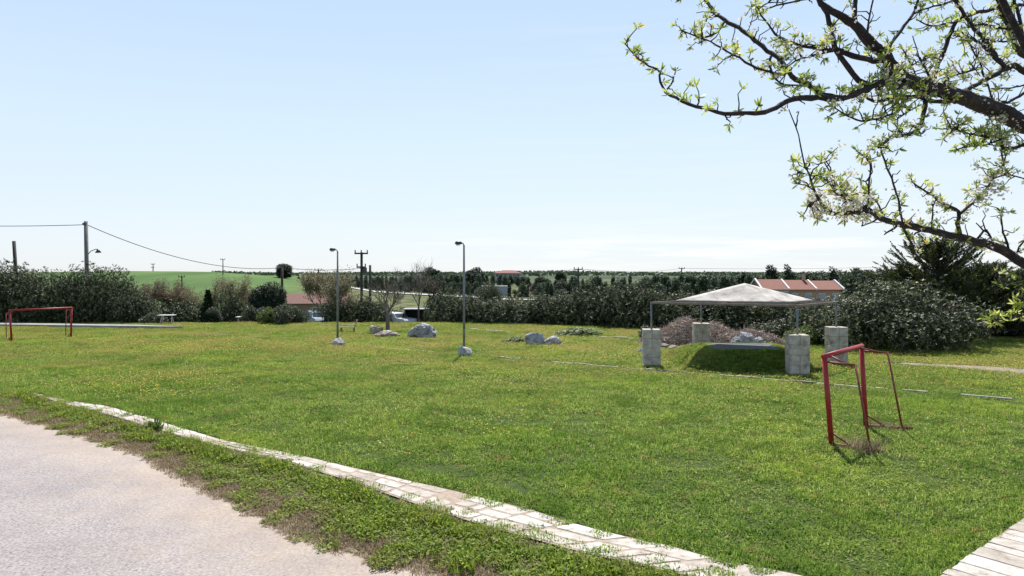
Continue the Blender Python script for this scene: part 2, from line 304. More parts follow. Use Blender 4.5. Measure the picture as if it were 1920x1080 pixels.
col = gmix(mr(sp.outputs['Y'], 330, 900), col, farc.outputs[0])
col = gmix(hf.outputs[0], col, hillc.outputs[0])
GL.new(col, gb.inputs['Base Color'])
tag(link('ground', me, gm), kind='structure')

# road in the lower left corner: rows run inwards from its ragged edge
def poly_world(pts): return [P(*p).to_2d() for p in pts]
redge = [Vector((-60, 44)), Vector((-38, 33)), Vector((-24, 25))]+poly_world([(0, 775), (130, 815), (250, 850), (330, 895), (440, 950), (560, 1010), (680, 1055), (800, 1080)])+[Vector((.5, 7.7)), Vector((3.5, 6.0)), Vector((9, 4.4)), Vector((18, 3.0))]
def resample(pts, step):
    out = []; 
    for a, b in zip(pts[:-1], pts[1:]):
        n = max(1, int((b-a).length/step)); out += [a+(b-a)*i/n for i in range(n)]
    return out+[pts[-1]]
def normals(pts):
    r = []
    for i in range(len(pts)):
        d = (pts[min(i+12, len(pts)-1)]-pts[max(i-12, 0)]).normalized(); r.append(Vector((-d.y, d.x)))      # to the left of travel
    return r
re = resample(redge, .12); rn = normals(re)
def wob(i, sc=1.0): return .16*mnoise.noise(Vector((i*.11, 3.3, 0)))*sc+.10*mnoise.noise(Vector((i*.45, 9.3, 0)))*sc
edge = [p+n*wob(i)*1.6 for i, (p, n) in enumerate(zip(re, rn))]
def sheet(name, rows, z, m, **kw):
    b = MB(); k = len(rows[0]); vs = [(p.x, p.y, z) for r in rows for p in r]
    b.add(vs, [(i*k+j, (i+1)*k+j, (i+1)*k+j+1, i*k+j+1) for i in range(len(rows)-1) for j in range(k-1)]); return b.build(name, m, **kw)
inw = Vector((-.46, -.88))
rows = [edge, [p-n*.55 for p, n in zip(re, rn)], [p-n*14 for p, n in zip(re, rn)]]
tag(sheet('road_shoulder', [[p-inw*.25 for p in edge], [p+inw*.5 for p in edge]], .004, M['sand']), kind='structure')
# asphalt with dust drifting in from the edge
rm = bpy.data.materials.new('dusty_asphalt'); RN, RL, rb = nodes_of(rm); rb.inputs['Roughness'].default_value = .95; rb.inputs['Specular IOR Level'].default_value = .2
rg = RN.new('ShaderNodeNewGeometry'); at = RN.new('ShaderNodeAttribute'); at.attribute_name = 'edge'
def rno(sc, d): n = RN.new('ShaderNodeTexNoise'); n.inputs['Scale'].default_value = sc; n.inputs['Detail'].default_value = d; n.inputs['Roughness'].default_value = .7; RL.new(rg.outputs['Position'], n.inputs['Vector']); return n.outputs['Fac']
r1 = ramp(RN, [(.32, (.10, .085, .08)), (.43, (.28, .25, .238)), (.55, (.38, .343, .33)), (.68, (.52, .47, .465))]); RL.new(rno(27, 7), r1.inputs[0])
r2 = ramp(RN, [(.35, (.34, .265, .195)), (.65, (.52, .44, .37))]); RL.new(rno(20, 6), r2.inputs[0])
mm = RN.new('ShaderNodeMath'); mm.operation = 'ADD'; RL.new(at.outputs['Fac'], mm.inputs[0]); RL.new(rno(1.3, 5), mm.inputs[1])
k1 = RN.new('ShaderNodeMapRange'); k1.inputs[1].default_value = .62; k1.inputs[2].default_value = 1.15; k1.inputs[4].default_value = .8; RL.new(mm.outputs[0], k1.inputs[0])
k2 = RN.new('ShaderNodeMixRGB'); RL.new(k1.outputs[0], k2.inputs[0]); RL.new(r1.outputs[0], k2.inputs[1]); RL.new(r2.outputs[0], k2.inputs[2]); 
r3 = ramp(RN, [(.35, (.80, .80, .82)), (.65, (1, 1, 1))]); RL.new(rno(.45, 4), r3.inputs[0]); k3 = RN.new('ShaderNodeMixRGB'); k3.blend_type = 'MULTIPLY'; k3.inputs[0].default_value = 1; RL.new(k2.outputs[0], k3.inputs[1]); RL.new(r3.outputs[0], k3.inputs[2]); RL.new(k3.outputs[0], rb.inputs['Base Color'])
bp = RN.new('ShaderNodeBump'); bp.inputs['Strength'].default_value = .8; bp.inputs['Distance'].default_value = .006; RL.new(rno(120, 3), bp.inputs['Height']); RL.new(bp.outputs[0], rb.inputs['Normal'])
offs = [0, .15, .35, .7, 1.2, 2.0, 3.2, 5, 14]; rows = [edge]+[[p+inw*o for p in edge] for o in offs[1:]]
ro = sheet('road', rows, .008, rm); ea = ro.data.attributes.new('edge', 'FLOAT', 'POINT')
ea.data.foreach_set('value', np.repeat(np.interp(offs, [0, .4, 1.6, 3.5], [.75, .5, .22, 0]), len(edge)).astype(np.float32)); tag(ro, kind='structure')

# flagstone path
up = poly_world([(60, 738), (130, 753), (200, 763), (300, 792), (420, 828), (560, 855), (700, 888), (860, 925), (1000, 960), (1120, 998), (1250, 1025), (1330, 1048), (1420, 1066), (1500, 1082), (1640, 1125), (1800, 1180)])
lo = poly_world([(70, 744), (145, 765), (205, 779), (310, 812), (410, 839), (540, 868), (660, 905), (790, 950), (900, 985), (1000, 1013), (1100, 1040), (1200, 1062), (1290, 1082), (1400, 1115), (1530, 1165), (1700, 1230)])
def along(pts, t):
    k = t*(len(pts)-1); i = min(int(k), len(pts)-2); return pts[i].lerp(pts[i+1], k-i)
rr = random.Random(3)
TT = [i/240 for i in range(241)]
tag(sheet('path_bed', [[along(lo, t)+(along(lo, t)-along(up, t))*.02 for t in TT], [along(up, t) for t in TT]], .027, M['mortar']), kind='structure')
pb = MB()
def slab(b, quad, z0, z1, r):
    c = sum(quad, Vector((0, 0)))/4; dz = r.uniform(-.006, .006); tl = [r.uniform(-.004, .004) for _ in range(4)]
    pts = []
    for i in range(4):                                                    # chipped corners and wavy sides
        a, bq = quad[i], quad[(i+1) % 4]; n = 3
        for k in range(n):
            p = a.lerp(bq, (k+(.28 if k == 0 else 0))/n) if k else a.lerp(bq, .06)
            pts.append(p+Vector((r.uniform(-1, 1), r.uniform(-1, 1)))*.012)
        pts.append(a.lerp(bq, .94))
    n = len(pts); ins = [c+(p-c)*(1-.010/max((p-c).length, .05)) for p in pts]
    b.add([(p.x, p.y, z0) for p in pts]+[(p.x, p.y, z1+dz-.008) for p in pts]+[(p.x, p.y, z1+dz) for p in ins],
          [(i, (i+1) % n, n+(i+1) % n, n+i) for i in range(n)]+[(n+i, n+(i+1) % n, 2*n+(i+1) % n, 2*n+i) for i in range(n)]+[tuple(2*n+i for i in range(n))])
t = 0.0
total = sum((b-a).length for a, b in zip(lo[:-1], lo[1:]))
while t < .995:
    seg = rr.uniform(.5, .95); k = t*(len(lo)-1); i = min(int(k), len(lo)-2); ln = (lo[i+1]-lo[i]).length*(len(lo)-1); dt = seg/ln; t2 = min(t+dt, 1)
    cuts = [0]; wd = (along(up, t)-along(lo, t)).length
    n = rr.choice([2, 3, 3]) if wd > .5 else rr.choice([1, 2])
    cuts = [0]+sorted(min(max((j+rr.uniform(-.22, .22))/n, .12), .88) for j in range(1, n))+[1]
    for a, b_ in zip(cuts[:-1], cuts[1:]):
        if rr.random() < .10: continue
        g = rr.uniform(.015, .04); gt = rr.uniform(.012, .045)/seg*(t2-t); o1 = rr.uniform(0, .25)*(t2-t); sub = [(t+gt, t2-gt)]
        if rr.random() < .3: mid = t+(t2-t)*rr.uniform(.35, .65); sub = [(t+gt, mid-gt), (mid+gt, t2-gt)]
        for ta, tb in sub:
            q = [along(lo, ta).lerp(along(up, ta), a+g/wd), along(lo, tb).lerp(along(up, tb), a+g/wd), along(lo, tb).lerp(along(up, tb), b_-g/wd), along(lo, ta).lerp(along(up, ta), b_-g/wd)]
            slab(pb, q, .0, .034, rr)
    t = t2
tag(pb.build('stone_path', M['stone']), kind='structure')
# paving in the lower right corner
u = Vector((.78, .62)).normalized(); v = Vector((.62, -.78)).normalized(); o0 = P(1785, 1072).to_2d()
PV = [o0-u*4, o0+u*9, o0+u*9+v*3.2, o0-u*4+v*3.2]
tag(sheet('paving_bed', [[PV[3], PV[2]], [PV[0], PV[1]]], .045, M['mortar']), kind='structure')
qb = MB(); s_ = -4.0
while s_ < 8.8:
    st = rr.uniform(.24, .42); x0 = rr.uniform(-.03, .03); widths = []
    while x0 < 3.1: wv = rr.uniform(.7, 1.3); widths.append((x0, min(x0+wv, 3.2))); x0 += wv
    for a, b_ in widths:
        if b_-a < .1: continue
        slab(qb, [o0+u*(s_+.012)+v*(a+.01), o0+u*(s_+.012)+v*(b_-.01), o0+u*(s_+st-.012)+v*(b_-.01), o0+u*(s_+st-.012)+v*(a+.01)], 0, .06, rr)
    s_ += st
tag(qb.build('stone_paving', M['stone']), kind='structure')

# pale stone edgings laid flush in the lawn
def edging(name, pts, wd, z, m, seed, gap=.2):
    b = MB(); r = random.Random(seed); w_ = resample(poly_world(pts), 1.0); on = 0
    for a, c in zip(w_[:-1], w_[1:]):
        if mnoise.noise(Vector((a.x*.33+seed, a.y*.33, 0))) > gap: continue
        d = (c-a); n = Vector((-d.y, d.x)).normalized()*wd/2; s0, s1 = a+d*.01, a+d*.98
        q = [s0-n*r.uniform(.8, 1.1), s1-n*r.uniform(.8, 1.1), s1+n*r.uniform(.8, 1.1), s0+n*r.uniform(.8, 1.1)]
        b.add([(p.x, p.y, 0) for p in q]+[(p.x, p.y, z) for p in q], [(4, 5, 6, 7), (0, 1, 5, 4), (1, 2, 6, 5), (2, 3, 7, 6), (3, 0, 4, 7)])
    return tag(b.build(name, m), kind='structure')
LINE1 = [(345, 623), (420, 629), (560, 641), (695, 652), (800, 660), (920, 670), (1040, 680), (1150, 690), (1330, 703), (1480, 716), (1640, 730), (1800, 743), (1925, 754)]
LINE2 = [(290, 608), (400, 608), (520, 611), (640, 611), (760, 613), (880, 618), (1000, 628), (1100, 632), (1205, 637)]
def cut(line, spans):
    out = []
    for a, c in spans:
        xs_ = sorted({a, c, *[p[0] for p in line if a < p[0] < c]}); out.append([(x_, float(np.interp(x_, [p[0] for p in line], [p[1] for p in line]))) for x_ in xs_])
    return out
def edgings(name, line, spans, wd, z, seed):
    b = MB(); r = random.Random(seed)
    for part_ in cut(line, spans):
        w_ = resample(poly_world(part_), .8)
        for a, c in zip(w_[:-1], w_[1:]):
            if r.random() < .06: continue
            d = c-a; n = Vector((-d.y, d.x)).normalized()*wd/2; s0, s1 = a+d*.02, a+d*.98; q = [s0-n*r.uniform(.5, 1.1), s1-n*r.uniform(.5, 1.1), s1+n*r.uniform(.6, 1.1), s0+n*r.uniform(.6, 1.1)]; zz = z+r.uniform(-.02, .02)
            b.add([(p.x, p.y, 0) for p in q]+[(p.x, p.y, zz) for p in q], [(4, 5, 6, 7), (0, 1, 5, 4), (1, 2, 6, 5), (2, 3, 7, 6), (3, 0, 4, 7)])
    tag(b.build(name, M['edging']), kind='structure')
edgings('lawn_edging', LINE1, [(380, 425), (695, 815), (912, 975), (1035, 1160), (1170, 1250), (1250, 1665), (1690, 1740), (1800, 1900)], .13, .06, 4)
edgings('far_edging', LINE2, [(330, 400), (545, 690), (770, 800), (880, 960), (1035, 1205)], .28, .09, 9)
dp = [P(1690, 681).to_2d(), P(1800, 685).to_2d(), P(1930, 690).to_2d(), P(2200, 706).to_2d()]; dq = [P(1690, 683).to_2d(), P(1800, 693).to_2d(), P(1900, 704).to_2d(), P(2150, 726).to_2d()]
DTT = [i/60 for i in range(61)]
tag(sheet('dirt_track', [[along(dq, t)+Vector((0, 1))*.25*mnoise.noise(Vector((t*9, 0, 0))) for t in DTT], [along(dp, t)+Vector((0, 1))*.25*mnoise.noise(Vector((t*9, 5, 0))) for t in DTT]], .012, M['track']), kind='structure')

# far road across the fields
fr = [(-150, 480), (-79, 337), (-45, 280), (-14.7, 235), (-1.6, 212), (20, 205), (60, 200), (130, 205)]
fv = [Vector(p) for p in fr]; ff = resample(fv, 6); fn = normals(ff); b = MB()
for sgn in (0,):
    k = len(ff); vs = []
    for o in (-3.2, 3.2): vs += [(p.x+n.x*o, p.y+n.y*o, float(terrain(p.x+n.x*o, p.y+n.y*o))+.35) for p, n in zip(ff, fn)]
    b.add(vs, [(j, j+1, k+j+1, k+j) for j in range(k-1)])
tag(b.build('far_road', M['farroad']), kind='structure')
root = thing('guard_rail', 'long low grey guard rail beside the far road across the fields', 'guard rail', (0, 210, -4))
b = MB(); pb_ = MB()
gp = [Vector((x, y-4.2, float(terrain(x, y))+.0)) for x, y in [(-14, 232), (-1.6, 210), (9, 206), (20, 203), (40, 200)]]
for a, c in zip(gp[:-1], gp[1:]):
    b.tube([a+Vector((0, 0, .95)), c+Vector((0, 0, .95))], .16, 6)
    for k in range(5): q = a.lerp(c, k/5); pb_ = MB(); pb_.box((q.x, q.y, q.z+.4), (.14, .14, .9)); pb_.build('post', M['steel'], root, (0, 210, -4))
b.build('rail', M['steel'], root, (0, 210, -4))

# ---------------------------------------------------------------- grass: instanced patches
def patch(name, nb, nl, hb, wb, hl, ll, m, bias=0.0, spread=.55):
    n = nb+nl; xy = rng.uniform(-.5, .5, (n, 2))*1.12; c = np.zeros((n, 3)); c[:, :2] = xy
    az = rng.uniform(0, 2*np.pi, n); tilt = np.where(np.arange(n) < nb, np.abs(rng.normal(0, spread, n)), rng.uniform(.9, 1.55, n))
    a = np.stack([np.cos(az)*np.sin(tilt), np.sin(az)*np.sin(tilt), np.cos(tilt)], 1); az2 = az+np.pi/2+rng.normal(0, .3, n)
    bb = np.stack([np.cos(az2), np.sin(az2), rng.normal(0, .25, n)], 1)
    L_ = np.where(np.arange(n) < nb, hb*rng.uniform(.5, 1.3, n), ll*rng.uniform(.6, 1.3, n))/2
    W_ = np.where(np.arange(n) < nb, wb*rng.uniform(.7, 1.3, n), ll*.8*rng.uniform(.6, 1.2, n))/2
    a = a*L_[:, None]; bb = unit(bb)*W_[:, None]
    c[:, 2] = np.where(np.arange(n) < nb, a[:, 2]*.9, hl*rng.random(n)**.7)
    r = np.clip(rng.beta(2, 2.6, n)+bias+(rng.random(n) < .03)*.5, 0, 1)
    me = leafmesh(name, c, a, bb, r); me.materials.append(m)
    return bpy.data.objects.new(name, me)
def scatter(name, label, cat, pts, scl, protos, z=None):
    n = len(pts); me = bpy.data.meshes.new(name); me.vertices.add(n); me.vertices.foreach_set('co', np.asarray(pts, np.float32).reshape(-1))
    def attr(nm, ty, data): a = me.attributes.new(nm, ty, 'POINT'); a.data.foreach_set('vector' if ty == 'FLOAT_VECTOR' else 'value', data.reshape(-1))
    rot = np.zeros((n, 3), np.float32); rot[:, 2] = rng.uniform(0, 2*np.pi, n); rot[:, :2] = rng.normal(0, .03, (n, 2)); attr('rot', 'FLOAT_VECTOR', rot)
    attr('scl', 'FLOAT_VECTOR', np.asarray(scl, np.float32)); attr('idx', 'INT', rng.integers(0, len(protos), n).astype(np.int32))
    ob = bpy.data.objects.new(name, me); C.objects.link(ob)
    ng = bpy.data.node_groups.new(name, 'GeometryNodeTree'); ng.interface.new_socket('Geometry', in_out='INPUT', socket_type='NodeSocketGeometry'); ng.interface.new_socket('Geometry', in_out='OUTPUT', socket_type='NodeSocketGeometry')
    gi = ng.nodes.new('NodeGroupInput'); go = ng.nodes.new('NodeGroupOutput'); ip = ng.nodes.new('GeometryNodeInstanceOnPoints'); j = ng.nodes.new('GeometryNodeJoinGeometry')
    for p in protos:
        oi = ng.nodes.new('GeometryNodeObjectInfo'); oi.inputs['Object'].default_value = p; oi.inputs['As Instance'].default_value = True; ng.links.new(oi.outputs['Geometry'], j.inputs[0])
    ng.links.new(gi.outputs[0], ip.inputs['Points']); ng.links.new(j.outputs[0], ip.inputs['Instance']); ip.inputs['Pick Instance'].default_value = True
    for nm, ty, sock in (('rot', 'FLOAT_VECTOR', 'Rotation'), ('scl', 'FLOAT_VECTOR', 'Scale'), ('idx', 'INT', 'Instance Index')):
        na = ng.nodes.new('GeometryNodeInputNamedAttribute'); na.data_type = ty; na.inputs['Name'].default_value = nm; ng.links.new(na.outputs['Attribute'], ip.inputs[sock])
    ng.links.new(ip.outputs[0], go.inputs[0]); md = ob.modifiers.new('scatter', 'NODES'); md.node_group = ng
    return tag(ob, label, cat, kind='stuff')
def inpoly(x, y, poly):
    ins = np.zeros(len(x), bool); n = len(poly)
    for i in range(n):
        (x1, y1), (x2, y2) = poly[i], poly[(i+1) % n]
        if y1 == y2: continue
        c = ((y1 > y) != (y2 > y)) & (x < (x2-x1)*(y-y1)/(y2-y1)+x1); ins ^= c
    return ins
def dist_line(x, y, pts):
    d = np.full(len(x), 1e9)
    for a, b_ in zip(pts[:-1], pts[1:]):
        ab = b_-a; t = np.clip(((x-a.x)*ab.x+(y-a.y)*ab.y)/ab.length_squared, 0, 1); d = np.minimum(d, np.hypot(x-a.x-ab.x*t, y-a.y-ab.y*t))
    return d
def nz(x, y, sc, o=0): return np.array([mnoise.noise(Vector((a*sc+o, b_*sc, o))) for a, b_ in zip(x, y)])
road_poly = [tuple(p) for p in re]+[tuple(re[-1]-rn[-1]*14), tuple(Vector((-10, -20))), tuple(re[0]-rn[0]*14)]
path_poly = [tuple(p) for p in up]+[tuple(p) for p in reversed(lo)]
verge_poly = [tuple(p) for p in [Vector((-60, 46))]+[Vector((-38, 35)), Vector((-24, 26.5)), P(-120, 705).to_2d(), P(0, 728).to_2d()]+lo]+[tuple(p) for p in reversed(re)]
pave_poly = [tuple(p) for p in PV]
STG = [P(1340, 657, .8), P(1466, 657, .8)]
def grid(step, ymax, ymin=7.6):
    a = []
    for y in np.arange(ymin, ymax, step):
        xm = .86*y+3
        for x in np.arange(-xm, xm, step): a.append((x, y))
    a = np.array(a); a += rng.uniform(-.3, .3, a.shape)*step; return a[:, 0], a[:, 1]
lawnp = [patch('lawn_tuft_%s' % w_, 620, 620, .085, .0135, .055, .042, M['grass']) for w_ in ('plain', 'fine', 'mixed', 'rough')]
x, y = grid(.8, 62)
keep = ~inpoly(x, y, verge_poly) & ~inpoly(x, y, road_poly) & ~inpoly(x, y, path_poly) & ~inpoly(x, y, pave_poly)
keep &= dist_line(x, y, up) > .50
keep &= dist_line(x, y, [PV[0], PV[1]]) > .5
keep &= dist_line(x, y, [a.lerp(b_, .5) for a, b_ in zip(dp, dq)]) > .9
x, y = x[keep], y[keep]; h = 1+.6*nz(x, y, .35)+.8*nz(x, y, 1.3, 5); h = np.clip(h, .35, 2); h *= np.interp(y, [10, 40, 60], [1, 1.25, 1.7])
near1 = dist_line(x, y, poly_world(LINE1)); h *= np.where(near1 < .5, .6, 1)
scatter('grass', 'sunlit short lawn grass over the whole field', 'grass', np.stack([x, y, terrain(x, y)], 1), np.stack([np.ones_like(h)*1.05, np.ones_like(h)*1.05, h], 1), lawnp)
# edges of the lawn: quarter-size tufts that can follow the outlines
edgep = [patch('edge_tuft_%s' % w_, 75, 70, .27, .045, .16, .14, M['grass']) for w_ in ('plain', 'fine')]
x, y = grid(.2, 34)
de = np.minimum(dist_line(x, y, up), dist_line(x, y, [PV[0], PV[1]]))
keep = (de < .62) & (de > .10+.08*nz(x, y, 2.5)) & ~inpoly(x, y, verge_poly) & ~inpoly(x, y, road_poly) & ~inpoly(x, y, path_poly) & ~inpoly(x, y, pave_poly)
tp = rng.random(130)**1.1; tx = np.array([tuple(along(lo if k_ % 3 else up, t_).lerp(along(up if k_ % 3 else lo, t_), rng.random()**2*.45)) for k_, t_ in enumerate(tp)])
x, y = np.append(x[keep], tx[:, 0]), np.append(y[keep], tx[:, 1])
scatter('edge_grass', 'short grass growing up to the edge of the stone path', 'grass', np.stack([x, y, x*0], 1), np.stack([np.full(len(x), .27)]*2+[rng.uniform(.22, .40, len(x))], 1), edgep)
# verge between the road and the path
vergep = [patch('verge_tuft_%s' % w_, 45, 95, .36, .045, .28, .19, M['clover']) for w_ in ('leafy', 'dense', 'loose')]
dryp = [patch('dry_tuft_%s' % w_, 150, 20, .5, .04, .06, .08, M['dry'], spread=1.15) for w_ in ('matted', 'brown')]
x, y = grid(.19, 48)
inv = inpoly(x, y, verge_poly) & ~inpoly(x, y, path_poly); x, y = x[inv], y[inv]; dr = dist_line(x, y, re); dpth = dist_line(x, y, lo)
ins = ~inpoly(x, y, road_poly); wn = nz(x, y, .9); wn2 = nz(x, y, 2.6, 4)
farv = np.clip((-x-5)/8, 0, 1); dryf = (dr+.6*wn+.4*wn2 < .62) | (wn+.6*wn2+.3*farv > .40)
g = ins & (~dryf | (rng.random(len(x)) < .12)) & (dpth > .25+.10*wn2)
hh = np.clip(.28+.34*np.clip(1-np.abs(dpth-.5)/.45, 0, 1)+.45*wn+.25*wn2, .10, .8)
scatter('verge_weeds', 'leafy green clover and weeds on the verge between road and stone path', 'weeds', np.stack([x, y, x*0], 1)[g], np.stack([np.full(len(x), .30), np.full(len(x), .30), hh], 1)[g], vergep)
dd = ins & (dryf | (rng.random(len(x)) < .25+.35*farv)) & (dr > .03+.10*wn2)
scatter('dry_grass', 'brown matted dry grass along the edge of the road', 'dry grass', np.stack([x, y, x*0+.004], 1)[dd], np.stack([np.full(len(x), .30), np.full(len(x), .30), .09+.10*rng.random(len(x))], 1)[dd], dryp)
# yellow flowers through the lawn
def flower_patch(name, n):
    k = n*3; c0 = np.zeros((n, 3)); c0[:, :2] = rng.normal(0, 1.0, (n, 2)); c0[:, 2] = rng.uniform(.05, .095, n); c = np.repeat(c0, 3, 0)
    az = np.tile([0, np.pi*2/3, np.pi*4/3], n)+np.repeat(rng.uniform(0, 6, n), 3); a = np.stack([np.cos(az), np.sin(az), rng.normal(.2, .25, k)], 1)*.018; b_ = np.stack([-np.sin(az), np.cos(az), az*0], 1)*.012
    me = leafmesh(name, c+a*.6, a, b_, np.repeat(rng.random(n), 3)); me.materials.append(M['petal']); return bpy.data.objects.new(name, me)
fp = [flower_patch('flower_patch_%s' % w_, k) for w_, k in (('sparse', 30), ('few', 55), ('many', 90))]
x, y = grid(.9, 54, 8)
pr = np.interp(y, [8, 14, 20, 26, 34, 44, 54], [.0, .02, .2, .75, 1, 1, .8])*np.clip(.55+1.6*nz(x, y, .12, 3)+.8*nz(x, y, .5, 8), .04, 1)
keep = (rng.random(len(x)) < pr) & ~inpoly(x, y, verge_poly) & ~inpoly(x, y, road_poly) & (dist_line(x, y, up) > .6) & (dist_line(x, y, [PV[0], PV[1]]) > .7) & ~inpoly(x, y, pave_poly)
x, y = x[keep], y[keep]; hs = 1+.4*nz(x, y, .35)
scatter('wild_flowers', 'small yellow wild flowers dotted through the lawn', 'flowers', np.stack([x, y, x*0], 1), np.stack([hs*0+1, hs*0+1, hs*1.15], 1), fp)

# ---------------------------------------------------------------- goals
def goal(label, np_, nt_, fp_, ft_, nr, nf, fr_, ff_, r, foot):
    org = (np_+fp_)/2; org.z = 0
    root = thing('football_goal', label, 'football goal', org, group='small red football goals')
    def part(nm, segs, rad, m, n=10):
        b = MB()
        for s_ in segs: b.tube(s_, rad, n)
        return b.build(nm, m, root, org, True)
    dirn = (ft_-nt_).normalized()
    part('crossbar', [[nt_-dirn*r*.9, nt_.lerp(ft_, .5), ft_+dirn*r*.9]], r, M['red'], 12)
    part('post', [[np_+Vector((0, 0, -.05)), np_.lerp(nt_, .5), nt_-Vector((0, 0, r*.5))]], r, M['red'], 12)
    part('post', [[fp_+Vector((0, 0, -.05)), fp_.lerp(ft_, .5), ft_-Vector((0, 0, r*.5))]], r, M['red'], 12)
    q = r*.42
    for a, ra, rf, base in ((nt_, nr, nf, np_), (ft_, fr_, ff_, fp_)):
        top = a-Vector((0, 0, .12)); 
        part('side_rail', [[top, ra]], q, M['rust'], 6)
        part('corner_brace', [[a.lerp(ft_ if a is nt_ else nt_, .12), top.lerp(ra, .7)]], q*.9, M['rust'], 6)
        part('rear_strut', [[ra+Vector((0, 0, q)), rf]], q, M['rust'], 6)
        part('ground_brace', [[base.lerp(a, .17), base.lerp(rf, .62)+Vector((0, 0, .03))]], q, M['rust'], 6)
        d = (rf-base).normalized(); part('ground_bar', [[base+Vector((0, 0, .07)), rf+d*foot+Vector((0, 0, .08))]], q*1.5, M['rust'], 6)
    return root
V = Vector
goal('larger red goal frame standing near the right edge of the lawn', V((7.24, 15.45, 0)), V((7.07, 15.45, 2.05)), V((8.99, 17.33, 0)), V((8.87, 17.33, 2.09)), V((7.64, 15.2, 1.89)), V((7.84, 14.9, 0)), V((9.46, 17.2, 1.93)), V((9.76, 17.05, 0)), .058, .22)
Y1, Y2 = 39.9, 41.9
goal('small red goal frame at the far left in front of the concrete platform', P(22, 640), Q(18, 582, Y1), P(133, 634), Q(134, 577, Y2), Q(11, 588, 40.9), G(12, 41.0), Q(124, 582, 42.8), G(123, 42.9), .055, .1)
def tuft(name, label, cat, loc, n, hgt, wid, m, leaf=(.012, .25)):
    az = rng.uniform(0, 6.28, n); til = np.abs(rng.normal(0, .6, n)); a = np.stack([np.cos(az)*np.sin(til), np.sin(az)*np.sin(til), np.cos(til)], 1)
    L_ = (leaf[1]*rng.uniform(.5, 1.2, n)/2)[:, None]; c = rng.normal(0, wid/3, (n, 3)); c[:, 2] = np.abs(rng.normal(0, hgt/3, n)); bb = unit(np.cross(a, rdir(n)))*leaf[0]/2
    o = link(name, leafmesh(name, c+a*L_*.9, a*L_, bb, rng.random(n)), m); o.location = loc; return tag(o, label, cat)
tuft('dry_weed', 'brown dried weed tangled round the nearest foot of the larger red goal', 'weed', (7.72, 15.0, 0), 900, .35, .75, M['dry'], (.008, .2))
tuft('dry_weed', 'thin dried weed lying along the ground bar at the far foot of the larger goal', 'weed', (9.35, 17.2, 0), 420, .16, .8, M['dry'], (.008, .18))
tuft('leafy_weed', 'bright green leafy weed sprouting beside the stone path at the left', 'weed', P(288, 808), 160, .16, .3, M['lime'], (.05, .2))

# ---------------------------------------------------------------- pavilion: four block piers, steel frame, canvas roof
FL, FR, BR, BL = V((6.0, 29.4, 0)), V((11.2, 26.8, 0)), V((14.2, 29.9, 0)), V((9.0, 32.5, 0)); ctr = (FL+FR+BR+BL)/4; ZB = 2.68
pav = thing('pavilion', 'open pavilion of four grey block piers carrying a faded canvas roof on steel beams', 'pavilion', ctr)
pr_ = random.Random(5)
for c, hh in ((FL, 1.56), (FR, 1.56), (BR, 1.62), (BL, 1.6)):
    b = MB(); rz = math.radians(-7); nc = 4; ch = hh/nc; wd = .74
    b.box((c.x, c.y, hh/2-.03), (wd-.03, wd-.03, hh-.06), rz, 1)
    for k in range(nc):
        for s1 in (-1, 1):
            for s2 in (-1, 1):
                f = pr_.uniform(-.006, .006); dx, dy = (s1*(wd/4+.002), s2*(wd/4+.002)); rot = V((dx*math.cos(rz)-dy*math.sin(rz)+f, dx*math.sin(rz)+dy*math.cos(rz)+f, 0))
                b.box((c.x+rot.x, c.y+rot.y, k*ch+ch/2), (wd/2-.006, wd/2-.006, ch-.010), rz, 0, .012)
    b.build('pier', [M['block'], M['joint']], pav, ctr)
    b = MB(); b.tube([(c.x, c.y, hh-.05), (c.x, c.y, ZB-.05)], .04, 10); b.build('post', M['steel'], pav, ctr, True)
b = MB(); cs = [FL, FR, BR, BL]
for i in range(4):
    a, c = cs[i], cs[(i+1) % 4]; d = c-a; m_ = (a+c)/2; b.box((m_.x, m_.y, ZB+(.0 if i % 2 else .003)), (d.length+.1, .06, .09), math.atan2(d.y, d.x), 0, .006)
    p1, p2 = a+(c-a)*.5, None
for i in (0, 1):
    a = (cs[i]+cs[i+1])/2; c = (cs[i+2]+cs[(i+3) % 4])/2; d = c-a; m_ = (a+c)/2; b.box((m_.x, m_.y, ZB+.006*(i+1)), (d.length-.1, .06, .09), math.atan2(d.y, d.x))
b.build('beam_frame', M['wood'], pav, ctr)
k_ = .745; RC = [ctr+(c-ctr)*k_+V((0, 0, ZB+.10)) for c in cs]; apex = ctr+V((0, 0, 3.52)); b = MB()
NS = 14
for i in range(4):
    a, c = RC[i], RC[(i+1) % 4]; grd = {}
    vs = []; ids = {}
    for r_ in range(NS+1):
        for q_ in range(NS-r_+1):
            s0 = q_/NS; t0 = r_/NS; p = a*(1-s0-t0)+c*s0+apex*t0
            edge_ = min(s0, t0 if False else 1, 1-s0-t0); sag = -.11*(1-t0)*math.sin(math.pi*min(1, s0/max(1e-6, 1-t0)))*math.sin(math.pi*min(t0*1.0+.02, 1))
            wr = .018*mnoise.noise(V((p.x*2.2, p.y*2.2, 0)))*(1 if 0 < s0 and 1-s0-t0 > 0 else 0)
            ids[(r_, q_)] = len(vs); vs.append(p+V((0, 0, sag+wr)))
    fs_ = []
    for r_ in range(NS):
        for q_ in range(NS-r_):
            fs_.append((ids[(r_, q_)], ids[(r_, q_+1)], ids[(r_+1, q_)]))
            if q_ < NS-r_-1: fs_.append((ids[(r_, q_+1)], ids[(r_+1, q_+1)], ids[(r_+1, q_)]))
    b.add(vs, fs_)
o = b.build('canopy', M['canvas'], pav, ctr, True); sd_ = o.modifiers.new('thick', 'SOLIDIFY'); sd_.thickness = .012; sd_.offset = 1
b = MB()
for i in range(4):
    a, c = RC[i], RC[(i+1) % 4]; d = c-a; m_ = (a+c)/2; b.box((m_.x, m_.y, m_.z-.045), (d.length+.03, .035, .085), math.atan2(d.y, d.x))
